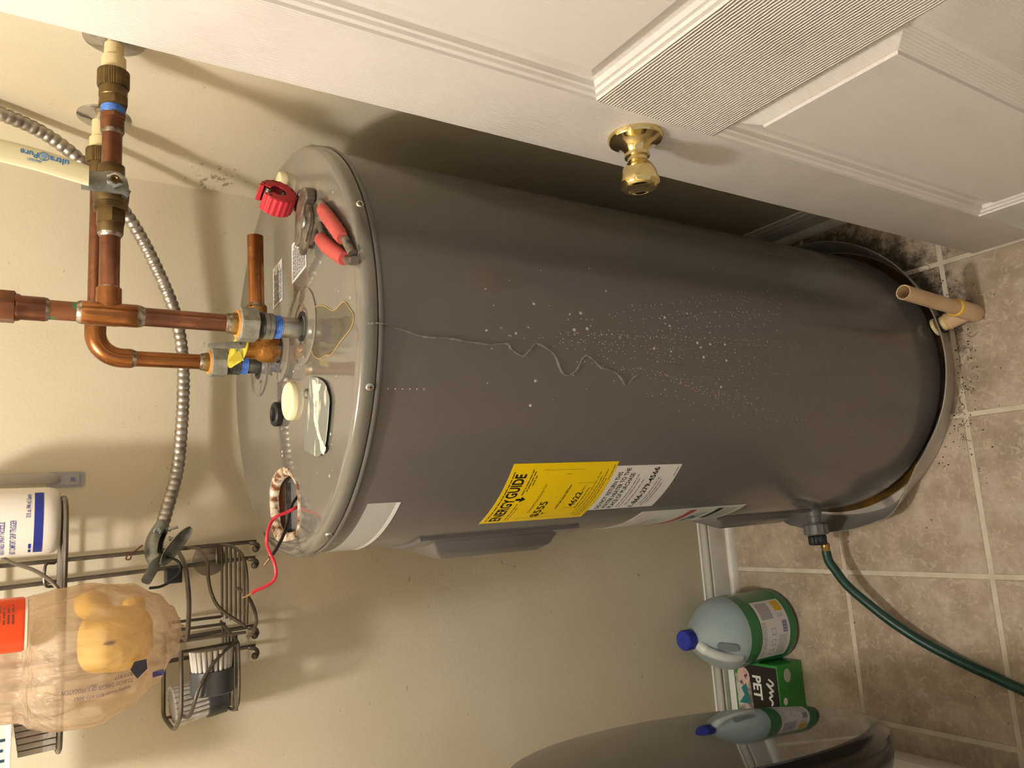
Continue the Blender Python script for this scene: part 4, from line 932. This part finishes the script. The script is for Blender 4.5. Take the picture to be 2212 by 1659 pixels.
d25 = V((cos(RAD(252)), sin(RAD(252)), 0)); t25 = V((-d25.y, d25.x, 0))
build('handle_slot', xf(prism(rrect(.046, .017, .008), -.003, .0012), basis(hb+d25*.0585+V((0, 0, .2185)), d25*-.57+V((0, 0, .82)), t25)), mat('slot_grey', (112, 126, 124), .5), jug)
jc = V((JX, JY, 0)); JR = .0787
def jl(flat, a, z, off): return oncyl(flat, a, z, off, jc, JR)
lab = build('jug_label', patch(222, 322, .036, .130, .0004, .0003, jc, JR, 24), M_WHITELABEL, jug)
lw = RAD(100)*JR
build('label_yellow_bar', jl(rect2(.006, .070, .080, .0745), 222, .036, .0010), mat('label_ochre', (202, 168, 60), .4), lab, smooth=False)
build('label_yellow_corner', jl(grid2(lw-.030, .006, lw-.004, .032, 4), 222, .036, .0010), mat('label_gold', (216, 176, 40), .4), lab, smooth=False)
build('label_grey_block', jl(grid2(lw-.045, .046, lw-.006, .086, 4), 222, .036, .0010), mat('label_grey', (176, 172, 176), .5), lab, smooth=False)
build('barcode', jl(join(*[rect2(.060+.0022*i, .008, .060+.0022*i+(.0012 if i % 3 else .0017), .024) for i in range(12)]), 222, .036, .0010), mat('barcode_blue', (84, 90, 140), .5), lab, smooth=False)
for i in range(3):
    x = .010+.024*i
    build('pictogram', jl(join(rect2(x, .048, x+.014, .0492), rect2(x, .061, x+.014, .0622), rect2(x, .048, x+.0012, .062), rect2(x+.0128, .048, x+.014, .062)), 222, .036, .0010), mat('label_picto', (142, 138, 146), .5), lab, smooth=False)
build('fine_print', jl(bars([(.006, lw-.05, .090-.005*i, .003) for i in range(3)]+[(.006, .055, .036-.005*i, .003) for i in range(6)]+[(lw-.044, lw-.034, .03-.005*i, .003) for i in range(4)], rng), 222, .036, .0010), MATS['label_picto'], lab, smooth=False)

# ------------------------------------------------------------------ green pet product box
gb = empty('pet_supply_box', (-.45, 1.276, 0), 'green and black cardboard box lettered PET beside the jug', 'box')
M_BOXG = mat('green_printed_card', (46, 134, 52), .4, col2=(40, 122, 48), scale=10, coat=.15)
bx0, bx1, by0, by1, bz = -.535, -.377, 1.203, 1.350, .087
build('carton', box((bx0, by0, .0003), (bx1, by1, bz)), M_BOXG, gb, bevel=.0012)
def on_top(poly, z=.0003): return [(x, y, bz+z) for x, y in poly], [tuple(range(len(poly)))]
build('black_panel', on_top([(bx0+.002, by0+.003), (bx1-.006, by0+.003), (bx1-.006, by1-.042), (bx0+.002, by1-.048)]), mat('black_printed_card', (34, 30, 26), .35), gb, smooth=False)
build('photo_panel', on_top([(bx0+.01, by0+.075), (bx1-.026, by0+.080), (bx1-.030, by1-.024), (bx0+.01, by1-.028)], .0005), mat('printed_photo', (196, 188, 182), .4, col2=(110, 96, 86), scale=26, thr=(.45, .6)), gb, smooth=False)
build('dog_photo', on_top([(bx1-.034+.022*cos(RAD(t)), by0+.098+.018*sin(RAD(t))) for t in range(0, 360, 30)], .0007), mat('pale_pink_print', (206, 176, 166), .45, col2=(90, 70, 66), scale=60, thr=(.55, .62)), gb, smooth=False)
build('teal_motif', on_top([(-.470, by0+.085), (-.425, by0+.092), (-.438, by0+.108), (-.452, by0+.100), (-.472, by0+.118)], .0009), mat('teal_print', (34, 110, 110), .4), gb, smooth=False)
B = basis((bx1-.028, by0+.072, bz+.0008), (-1, 0, 0), (0, -1, 0))
M_WHITEINK = mat('white_print', (226, 224, 216), .45)
build('lettering', xf(fit(text_vf('PET', .02, .0006), .052, .024), B), M_WHITEINK, gb, smooth=False)
build('script_word', xf(shift(wire([(0, 0, 0), (.008, .012, 0), (.014, .004, 0), (.010, -.006, 0), (.018, .002, 0), (.024, .010, 0), (.028, 0, 0), (.034, .006, 0), (.040, -.002, 0), (.048, .005, 0), (.056, .002, 0)],   .0022, 5, 6), .004, .046), B), M_WHITEINK, gb)
def front(poly, d=.0003): return [(x, by0-d, z) for x, z in poly], [tuple(range(len(poly)))]
build('oval_seal', front([(-.402+.015*cos(RAD(t)), .055+.012*sin(RAD(t))) for t in range(0, 360, 20)]), mat('silver_seal', (176, 182, 168), .35), gb, smooth=False)
build('paw_mark', front([(-.455+.008*cos(RAD(t)), .070+.007*sin(RAD(t))) for t in range(0, 360, 30)]), M_WHITEINK, gb, smooth=False)
build('white_flap', xf(box((bx0+.004, by1-.022, bz), (bx1-.004, by1-.004, bz+.002)), Matrix()), M_WHITELABEL, gb, bevel=.0005)

# ------------------------------------------------------------------ laundry machine with its round door ajar
wm = empty('washing_machine', (-.75, .75, 0), 'white front loading washer with a round black glass door ajar', 'washing machine')
M_WASH = mat('white_washer_enamel', (224, 222, 218), .28, coat=.3)
fx = -.425
def washer_body():
    prof = [(fx, 1.25), (fx, .345), (fx-.012, .31), (-.528, .004), (-1.19, .004), (-1.19, 1.25)]
    n = len(prof); vs_ = [(x, .42, z) for x, z in prof]+[(x, 1.10, z) for x, z in prof]
    return vs_, [tuple(range(n)), tuple(range(n, 2*n))[::-1]]+[(i, (i+1) % n, n+(i+1) % n, n+i) for i in range(n)]
build('cabinet', washer_body(), M_WASH, wm, bevel=.006, bseg=3)
dc = V((-.316, .805, .765)); dn = V((cos(.165), sin(.165), 0)); DR = .238
M_GLASSBLK = mat('black_mirror_glass', (20, 19, 18), .04, spec=.5, ior=1.55)
M_RING = mat('dark_chrome_ring', (58, 54, 52), .16, .9)
dr = build('door_ring', lathe(dc, dn, [(DR-.006, -.002), (DR+.004, -.003), (DR+.014, -.010), (DR+.016, -.022), (DR+.008, -.046), (DR-.02, -.052), (DR-.07, -.052), (DR-.075, -.030)], 96, cap=False), M_RING, wm)
build('door_glass', lathe(dc, dn, [(DR-.004, -.004), (DR-.005, 0), (DR-.03, .0012), (DR*.5, .0035), (.0005, .0045)], 96, cap=False), M_GLASSBLK, dr)
build('inner_bowl', lathe(dc, dn, [(DR-.070, -.050), (DR-.078, -.075), (DR-.095, -.100), (DR-.125, -.112), (.0005, -.116)], 64, cap=False), mat('clear_bowl_glass', (200, 206, 206), .05, trans=.8, ior=1.45), dr)
build('door_gasket', lathe((fx, .80, .765), (1, 0, 0), [(.235, 0), (.225, .012), (.205, .014), (.19, .004)], 64, cap=False), mat('grey_rubber_gasket', (120, 120, 122), .5), wm)
build('door_hinge', box((fx, .985, .70), (-.365, 1.012, .83)), M_RING, wm, bevel=.004)
build('door_latch', xf(prism(rrect(.05, .016, .005), 0, .006), basis(dc-dn*.03+V((0, 0, -DR-.012)), (-.16, 1, 0), dn)), M_RING, wm, bevel=.001)

# ------------------------------------------------------------------ wire caddy on the wall
M_WIRE = mat('bronze_grey_wire', (112, 104, 94), .36, .7, col2=(86, 80, 72), scale=30)
ca = empty('wire_caddy', (-.14, 1.365, 1.24), 'bronze grey wire shower caddy with baskets hung on the wall', 'caddy')
RY = 1.366
def hook_rod(x0, x1, ztop, zb, name='upright_rod'):
    pts = [(x0, RY, ztop), ((x0+x1)/2, RY, (ztop+zb)/2), (x1, RY, zb+.020), (x1-.001, RY-.002, zb+.008), (x1-.004, RY-.012, zb), (x1-.009, RY-.024, zb+.001), (x1-.011, RY-.030, zb+.006)]
    o = build(name, wire(pts, .0034, 8, 10), M_WIRE, ca)
    build('ball_tip', ball((x1-.011, RY-.031, zb+.007), .0058, 8), M_WIRE, o)
hook_rod(-.032, -.021, 1.72, 1.183); hook_rod(-.066, -.048, 1.72, 1.185); hook_rod(-.178, -.160, 1.72, 1.186); hook_rod(-.208, -.192, 1.72, 1.186)
# lower right basket
ZT = 1.240
build('basket_outline', wire([(-.022, 1.360, ZT), (-.023, 1.30, ZT), (-.029, 1.250, ZT), (-.041, 1.215, ZT), (-.064, 1.196, ZT), (-.10, 1.194, ZT), (-.136, 1.200, ZT)], .0025), M_WIRE, ca)
for y, xs in ((1.360, -.022), (1.328, -.0225), (1.300, -.023), (1.270, -.026), (1.243, -.031), (1.219, -.040)):
    build('basket_wire', wire([(xs, y, ZT-.0015), (-.06, y, ZT-.0015), (-.10, y, ZT-.0015), (-.138, y, ZT-.0015)], .0021, 3), M_WIRE, ca)
build('soap_notch', wire([(-.088, 1.255, ZT), (-.089, 1.235, ZT-.001), (-.100, 1.208, ZT-.006), (-.118, 1.192, ZT-.010), (-.134, 1.192, ZT-.012), (-.150, 1.205, ZT-.010), (-.156, 1.216, ZT-.006)], .0026), M_WIRE, ca)
build('basket_rim', wire([(-.024, 1.362, 1.3075), (-.030, 1.320, 1.311), (-.042, 1.250, 1.317), (-.058, 1.212, 1.320), (-.095, 1.200, 1.319), (-.130, 1.200, 1.320), (-.148, 1.204, 1.3215)], .0034), M_WIRE, ca)
build('scroll_wire', wire([(-.022, 1.362, 1.291), (-.026, 1.310, 1.283), (-.044, 1.245, 1.285), (-.062, 1.216, 1.290), (-.084, 1.203, 1.289), (-.104, 1.200, 1.281), (-.118, 1.200, 1.268), (-.128, 1.200, 1.255), (-.138, 1.200, 1.2425)], .0026), M_WIRE, ca)
for x, y in ((-.137, 1.360), (-.146, 1.330), (-.148, 1.204), (-.160, 1.300)):
    build('drop_wire', wire([(x, y, 1.320), (x, y, 1.28), (x, y, ZT)], .0024, 2), M_WIRE, ca)
build('side_tie', wire([(-.137, 1.36, 1.32), (-.146, 1.29, 1.3205), (-.148, 1.204, 1.3215)], .0024, 4), M_WIRE, ca)
build('corner_loop', wire([(-.026, 1.36, ZT+.006), (-.030, 1.352, ZT+.008), (-.048, 1.352, ZT+.008), (-.052, 1.358, ZT+.003)], .0022, 4), M_WIRE, ca)
# lower left basket
build('basket_outline', wire([(-.145, 1.362, ZT), (-.157, 1.300, ZT), (-.164, 1.262, ZT), (-.176, 1.248, ZT), (-.24, 1.247, ZT), (-.262, 1.262, ZT), (-.270, 1.290, ZT), (-.272, 1.345, ZT)], .0025), M_WIRE, ca)
for y in (1.355, 1.333, 1.311, 1.289, 1.267):
    build('basket_wire', wire([(-.150 if y > 1.33 else -.158, y, ZT-.0015), (-.20, y, ZT-.0015), (-.268, y, ZT-.0015)], .0021, 3), M_WIRE, ca)
ZR = 1.3255
build('basket_rim', wire([(-.15, 1.364, ZR), (-.20, 1.364, ZR), (-.255, 1.364, ZR), (-.2745, 1.358, ZR), (-.2785, 1.320, ZR), (-.279, 1.285, ZR), (-.275, 1.262, ZR), (-.264, 1.242, ZR), (-.249, 1.222, ZR), (-.225, 1.218, ZR), (-.165, 1.220, ZR)], .0032), M_WIRE, ca)
build('scroll_wire', wire([(-.164, 1.250, 1.2405), (-.176, 1.243, 1.262), (-.196, 1.238, 1.283), (-.222, 1.238, 1.298), (-.243, 1.242, 1.304), (-.262, 1.262, 1.306), (-.268, 1.29, 1.308), (-.266, 1.31, 1.312)], .0026), M_WIRE, ca)
build('drop_wire', wire([(-.165, 1.220, ZR), (-.166, 1.236, 1.28), (-.166, 1.255, ZT)], .0024, 4), M_WIRE, ca)
build('drop_wire', wire([(-.276, 1.345, ZR), (-.274, 1.345, 1.28), (-.272, 1.345, ZT)], .0024, 2), M_WIRE, ca)
# upper shelf
ZU = 1.4735
build('shelf_outline', wire([(.060, 1.360, ZU), (.062, 1.31, ZU), (.060, 1.245, ZU), (.046, 1.205, ZU), (.01, 1.192, ZU), (-.05, 1.190, ZU), (-.13, 1.190, ZU), (-.24, 1.192, ZU), (-.262, 1.205, ZU), (-.270, 1.25, ZU), (-.270, 1.36, ZU)], .0032), M_WIRE, ca)
for y in (1.360, 1.334, 1.308, 1.282, 1.256, 1.230, 1.208):
    build('shelf_wire', wire([(.058 if y > 1.22 else .044, y, ZU-.001), (-.05, y, ZU-.001), (-.17, y, ZU-.001), (-.268 if y > 1.22 else -.26, y, ZU-.001)], .0023, 3), M_WIRE, ca)
build('scroll_wire', wire([(.02, 1.355, 1.560), (-.012, 1.320, 1.545), (-.024, 1.270, 1.530), (-.034, 1.225, 1.508), (-.048, 1.198, 1.490), (-.066, 1.190, 1.477), (-.080, 1.190, 1.4735)], .0026), M_WIRE, ca)
build('corner_loop', wire([(-.030, 1.36, ZU+.004), (-.032, 1.350, ZU+.016), (-.060, 1.350, ZU+.016), (-.064, 1.358, ZU+.004)], .0022, 4), M_WIRE, ca)
build('shelf_rim', wire([(-.030, 1.362, 1.56), (-.10, 1.362, 1.56), (-.20, 1.362, 1.56), (-.27, 1.355, 1.56)], .003, 4), M_WIRE, ca)
build('suction_cup', lathe((-.045, WY-.0004, 1.2535), (0, -1, 0), [(.0265, 0), (.0235, .0015), (.018, .005), (.0165, .006), (.012, .0075), (.010, .014), (.0001, .015)], 36), mat('smoky_grey_rubber', (128, 118, 106), .35), ca)
build('black_clip', box((-.076, 1.345, 1.302), (-.052, 1.375, 1.325)), M_BLACKPLASTIC, ca, bevel=.002)

# ------------------------------------------------------------------ two brush heads in the left basket
M_BRIST = mat('grey_white_bristle', (206, 200, 192), .6, col2=(176, 170, 164), scale=70)
M_HEAD = mat('charcoal_brush_plastic', (62, 62, 64), .45)
def brush(name, o, ax, R, hb_, hbr, label):
    e = empty(name, o, label, 'brush', 'scrub brush heads in the caddy')
    x, y, z = frame(ax); O = V(o)
    build('brush_base', lathe(O, z, [(R*.92, 0), (R, .002), (R, hb_*.5), (R*1.01, hb_*.52), (R*1.01, hb_), (R*.85, hb_+.001)], 40), M_HEAD, e)
    nt_ = 22
    build('brush_core', lathe(O, z, [(R*.70, hb_), (R*.80, hb_+hbr*.9), (R*.78, hb_+hbr*.985), (R*.3, hb_+hbr)], 40), mat('dense_bristle_core', (150, 144, 138), .8, bump=.002, bscale=300), e)
    for i in range(nt_):
        a = 2*pi*i/nt_; d = x*cos(a)+y*sin(a)
        build('bristle_tuft', sweep([O+z*hb_*.9+d*R*.82, O+z*(hb_+hbr*.5)+d*R*.87, O+z*(hb_+hbr)+d*R*.90], [R*.085, R*.10, R*.115], 8), M_BRIST, e)
brush('round_brush', (-.2495, 1.332, ZT+.0015), (-.10, -.05, 1), .0305, .030, .048, 'scrub brush head standing with its grey bristles pointing up')
brush('round_brush', (-.2375, 1.268, ZT+.0330), (1, .03, .02), .0310, .034, .030, 'scrub brush head lying on its side with bristles pointing sideways')

# ------------------------------------------------------------------ spray bottle on the upper shelf
sx0, sy0, sz0, sr = .031, 1.272, ZU+.0034, .0465
sb = empty('spray_bottle', (sx0, sy0, sz0), 'white plastic spray bottle with blue print standing on the wire shelf', 'spray bottle')
M_SPRAY = mat('milky_white_plastic', (224, 218, 208), .35, coat=.15)
build('bottle_body', lathe((sx0, sy0, sz0), (0, 0, 1), [(.034, .0001), (.0395, .0015), (.0440, .006), (.0462, .014), (sr, .022), (sr, .155), (.044, .170), (.034, .190), (.020, .205), (.0145, .212), (.0145, .225)], 56), M_SPRAY, sb)
build('spray_head', join(lathe((sx0, sy0, sz0), (0, 0, 1), [(.017, .218), (.017, .240), (.012, .244), (.012, .262)], 24), box((sx0-.075, sy0-.011, sz0+.262), (sx0+.028, sy0+.011, sz0+.292))), mat('navy_plastic', (36, 44, 110), .4), sb, bevel=.002)
build('trigger', xf(prism([(0, 0), (.010, 0), (.004, -.028), (-.010, -.050), (-.016, -.048), (-.006, -.022)], -.006, .006), basis((sx0-.048, sy0, sz0+.264), (1, 0, 0), (0, 0, 1))), MATS['navy_plastic'], sb, bevel=.001)
sc = V((sx0, sy0, 0))
M_NAVY = mat('navy_print', (34, 46, 132), .45)
def sbp(name, flat, a, z): return build(name, oncyl(flat, a, z, .0003, sc, sr), M_NAVY, sb, smooth=False)
sbp('blue_band', grid2(0, 0, RAD(118)*sr, .0105, 28), 206, sz0+.0215)
sbp('lettering', fit(text_vf('32 fl. oz. (946 mL) Capacity', .01, .0001), .037, .0072), 275, sz0+.0345)
for i, t in enumerate(('EASY COMFORT GRIP TRIGGER', 'ADJUSTABLE SPRAY NOZZLE', 'LEAK RESISTANT HEAD', 'HEAVY DUTY BOTTLE')):
    sbp('lettering', fit(text_vf(t, .01, .0001), .056-.002*i, .0070), 203, sz0+.0520+.0112*i)
sbp('lettering', bars([(0, .018, 0, .004)], rng, .8), 207, sz0+.0345)

# ------------------------------------------------------------------ adhesive hook and grey rod on the wall
ah = empty('adhesive_hook', (.095, WY, 1.44), 'clear adhesive wall hook holding a grey rod', 'hook')
M_CLEAR = mat('clear_hook_plastic', (214, 212, 214), .15, trans=.45, ior=1.45)
def hook_plate(s, y0, y1):
    return xf(prism([(x*s, y*s) for x, y in rrect(.0245, .052, .005)], 0, 1), Matrix.Translation((.095, WY-y0, 1.4655)) @ Matrix(((1, 0, 0, 0), (0, 0, -(y1-y0), 0), (0, 1, 0, 0), (0, 0, 0, 1))))
build('hook_plate', hook_plate(1, 0, .0018), M_CLEAR, ah, bevel=.0004)
build('hook_body', hook_plate(.74, .0018, .006), M_CLEAR, ah, bevel=.0012)
build('screw_dot', lathe((.095, WY-.006, 1.4560), (0, -1, 0), [(.0034, 0), (.0034, .0012), (.0001, .0014)], 20), mat('slate_blue_dot', (112, 114, 152), .4), ah)
build('rod', lathe((.0965, WY-.0150, 0), (0, 0, 1), [(.0035, 1.474), (.0065, 1.478), (.0082, 1.486), (.0085, 1.50), (.0085, 1.80)], 24), mat('matte_grey_rod', (168, 162, 152), .5), ah)

# ------------------------------------------------------------------ grocery bag with sponges
M_BAG = film('tan_plastic_film', (214, 194, 172), .46, .13, bump=.016, bscale=30, stretch=(1.6, 1.6, .35))
def lerp_tab(tab, z):
    for (z0, *a), (z1, *b) in zip(tab, tab[1:]):
        if z0 <= z <= z1:
            f = (z-z0)/(z1-z0); f = f*f*(3-2*f); return [p+(q-p)*f for p, q in zip(a, b)]
    return tab[-1][1:] if z > tab[-1][0] else tab[0][1:]
#        z      cx     cy     hw    hd
BT = [(1.345, -.122, 1.125, .014, .020), (1.356, -.124, 1.118, .034, .034), (1.378, -.127, 1.103, .056, .056), (1.410, -.130, 1.092, .074, .074), (1.445, -.133, 1.086, .083, .086), (1.485, -.135, 1.088, .079, .088),
      (1.507, -.135, 1.098, .074, .080), (1.520, -.135, 1.122, .070, .050), (1.560, -.134, 1.124, .066, .046), (1.640, -.130, 1.128, .050, .036), (1.70, -.125, 1.13, .030, .024)]
def bag():
    nz, na = 70, 120; R = random.Random(2); vs_, fs = [], []
    ph = [(R.randint(3, 17), R.uniform(0, 6.28), R.uniform(.2, 1)) for _ in range(9)]
    for j in range(nz+1):
        z = 1.345+(1.70-1.345)*(j/nz)**1.15
        cx_, cy_, hw, hd = lerp_tab(BT, z); t = (z-1.345)/.355
        for i in range(na):
            a = 2*pi*i/na
            f = sum(w*sin(k*a+p+2.2*sin(9*z+p)) for k, p, w in ph)/4.5
            amp = .030+.10*t+.03*sin(14*z)
            crease = -.10*max(0, sin(a*3+18*z+1))**14-.07*max(0, sin(a*5-26*z))**18
            w_ = max(0, 1-abs((a-pi*1.5+.28+.25*sin(8*z))/.55)); pleat = .045*w_*sin(a*34+3*sin(12*z))*min(1, max(0, (z-1.40)/.05))
            m_ = 1+amp*f*.6+crease+pleat
            zz = z+.004*f*(1-t)*sin(a*4)
            vs_.append((cx_+hw*m_*cos(a), cy_+hd*m_*sin(a), zz))
    for j in range(nz):
        for i in range(na): fs.append((j*na+i, j*na+(i+1) % na, (j+1)*na+(i+1) % na, (j+1)*na+i))
    fs.append(tuple(range(na))[::-1])
    return vs_, fs
bg = empty('grocery_bag', (-.13, 1.10, 1.345), 'thin tan plastic grocery bag stuffed with yellow sponges beside the caddy', 'bag')
build('bag_film', bag(), M_BAG, bg, auto=180)
def bagfront(x, z, off=.0025):
    cx_, cy_, hw, hd = lerp_tab(BT, z); u = max(-.98, min(.98, (x-cx_)/hw)); return V((x, cy_-hd*1.045*sqrt(1-u*u)-off, z))
M_BAGINK = mat('faded_bag_print', (70, 66, 96), .5)
def bag_text(s, w, h, x, z):
    vf = fit(text_vf(s, .01), w, h)
    # printed upside-down and sideways on the hanging bag: reads downwards, tops to the left
    return build('lettering', ([bagfront(x-v[1], z+v[0]*1) for v in vf[0]], vf[1]), M_BAGINK, bg, smooth=False)
bag_text('TO AVOID DANGER OF SUFFOCATION', .072, .0048, -.158, 1.412)
bag_text('quality issues 877-977-3082', .058, .0048, -.166, 1.414)
bag_text('877-977', .020, .0042, -.151, 1.413)
build('blue_emblem', ([bagfront(-.168+dx, 1.372+dz, .004) for dx, dz in ((0, 0), (.008, .001), (.009, .016), (.001, .015))], [(0, 1, 2, 3)]), mat('bag_logo_blue', (58, 52, 140), .45), bg, smooth=False)
build('dark_leaf_print', ([bagfront(-.152+dx, 1.396+dz, .004) for dx, dz in ((0, 0), (.012, .002), (.012, .016), (.004, .020), (-.008, .012))], [(0, 1, 2, 3, 4)]), mat('bag_dark_patch', (70, 70, 88), .5), bg, smooth=False)
M_SPONGE = mat('yellow_sponge', (250, 222, 112), .85, col2=(236, 200, 92), scale=45, bump=.003, bscale=90)
def sponge(c, s, rot, label):
    vf = ball((0, 0, 0), 1, 14); R = random.Random(int(abs(c[0])*1e5))
    M = Matrix.Translation(c) @ Matrix.Rotation(rot, 4, 'Z') @ Matrix.Rotation(rot*.7, 4, 'X')
    vs_ = []
    for v in vf[0]:
        v = V(v); e = .62; q = V([math.copysign(abs(k)**e, k) for k in v]); vs_.append(M @ V((q.x*s[0], q.y*s[1], q.z*s[2])))
    return build('yellow_sponge', (vs_, vf[1]), M_SPONGE, label=label, cat='sponge', group='sponges in the grocery bag')
sponge((-.119, 1.072, 1.425), (.036, .036, .038), .35, 'big yellow sponge pressed against the front of the tan bag')
sponge((-.082, 1.146, 1.444), (.017, .016, .020), .9, 'small yellow sponge high at the right side of the tan bag')
sponge((-.092, 1.138, 1.398), (.016, .016, .013), .2, 'small yellow sponge low at the right side of the tan bag')
build('dark_speck', ball((-.118, 1.0305, 1.436), .004, 6, (.5, .3, 1.5)), M_BLACKRUBBER, bg)
build('dark_speck', ball((-.160, 1.018, 1.452), .003, 6, (.5, .3, 1.5)), M_BLACKRUBBER, bg)
# orange tub resting on the shoulder of the bag
ot = empty('orange_container', (-.084, 1.03, 1.516), 'bright orange plastic container resting on top of the tan bag', 'container')
M_OR = mat('bright_orange_plastic', (240, 84, 36), .38)
ox, oy = -.0845, 1.022
def ring_prism(w, d, r, prof):
    vs_, fs = [], []; base = rrect(1, 1, .30, 6); n = len(base)
    for k, z in prof:
        for x, y in base: vs_.append((ox+x*w*k, oy+y*d*k, z))
    for j in range(len(prof)-1):
        for i in range(n): fs.append((j*n+i, j*n+(i+1) % n, (j+1)*n+(i+1) % n, (j+1)*n+i))
    fs += [tuple(range(n))[::-1], tuple((len(prof)-1)*n+i for i in range(n))]
    return vs_, fs
build('tub', ring_prism(.056, .054, .01, [(.95, 1.519), (1, 1.522), (1, 1.640)]), M_OR, ot)
build('tub_foot', ring_prism(.056, .054, .01, [(.90, 1.5165), (.965, 1.5175), (.965, 1.5205)]), mat('pale_cream_plastic', (232, 214, 190), .45), ot)
build('lid', ring_prism(.058, .056, .01, [(1, 1.640), (1, 1.655), (.9, 1.658)]), MATS['pale_cream_plastic'], ot)
build('fine_print', (lambda q: ([(ox+.001+x, oy-.0274, 1.530+y) for x, y, _ in q[0]], q[1]))(bars([(.002, .022-.001*(i % 3), .004*i, .003) for i in range(12)], rng)), mat('dark_red_print', (110, 40, 30), .5), ot, smooth=False)

# pads and package at the left end of the shelf
for i in range(7):
    x = -.2125-.0078*i; tilt = -.10
    build('scouring_pad', xf(box((-.0034, 0, 0), (.0034, .075, .049-.0012*i)), Matrix.Translation((x, 1.215, ZU+.0028)) @ Matrix.Rotation(tilt*.35, 4, 'Y')), mat('grey_pad_fibre', (164, 156, 148), .8, bump=.002, bscale=150), label='grey upright pad in the row at the end of the wire shelf', cat='pad', group='grey pads on the wire shelf', bevel=.0012)
pk = empty('green_package', (-.25, 1.235, 1.525), 'green and white package lying on the row of grey pads', 'package')
build('wrapper', box((-.330, 1.195, 1.5255), (-.203, 1.285, 1.575)), mat('green_white_wrapper', (70, 150, 84), .35, col2=(222, 228, 220), scale=16, thr=(.48, .52)), pk, bevel=.004, bseg=3)
build('white_seam', box((-.331, 1.193, 1.5253), (-.203, 1.196, 1.5300)), M_WHITELABEL, pk, bevel=.0008)
B = basis((-.232, 1.1945, 1.532), (0, 0, 1), (-1, 0, 0))
build('dark_print', xf(bars([(.0, .035, .002, .007), (.002, .035, .014, .007), (.0, .035, .026, .007)], rng), B), mat('dark_green_print', (34, 64, 84), .5), pk, smooth=False)

# ------------------------------------------------------------------ lint and hair on the floor by the pan
def lint():
    P = []; R = random.Random(21)
    for k in range(120):
        a = RAD(R.uniform(228, 312)); r = R.uniform(.296, .335) if R.random() < .8 else R.uniform(.30, .40); x, y = hx+r*cos(a), hy+r*sin(a)
        s = R.uniform(.0006, .0018); P.append(ball((x, y, s*.4), s, 3, (1, R.uniform(.6, 1.5), .5)))
    for k in range(46):
        a = RAD(R.uniform(236, 312)); r = R.uniform(.297, .335); x, y = hx+r*cos(a), hy+r*sin(a); t = R.uniform(0, 6.28); L = R.uniform(.006, .022)
        pts = [(x, y, .0012), (x+L*.5*cos(t), y+L*.5*sin(t), .002), (x+L*cos(t+.7), y+L*sin(t+.7), .001)]
        P.append(wire(pts, .00035, 4, 4))
    for k in range(40):
        x, y = R.uniform(-.45, .4), R.uniform(.55, 1.3)
        if (x-hx)**2+(y-hy)**2 < .34**2: continue
        s = R.uniform(.0007, .0017); P.append(ball((x, y, s*.4), s, 3, (1, 1, .5)))
    return join(*P)
build('floor_lint', lint(), mat('dark_lint', (42, 36, 32), .9), label='dark lint, hair and crumbs on the floor tiles around the pan', cat='lint', kind='stuff')
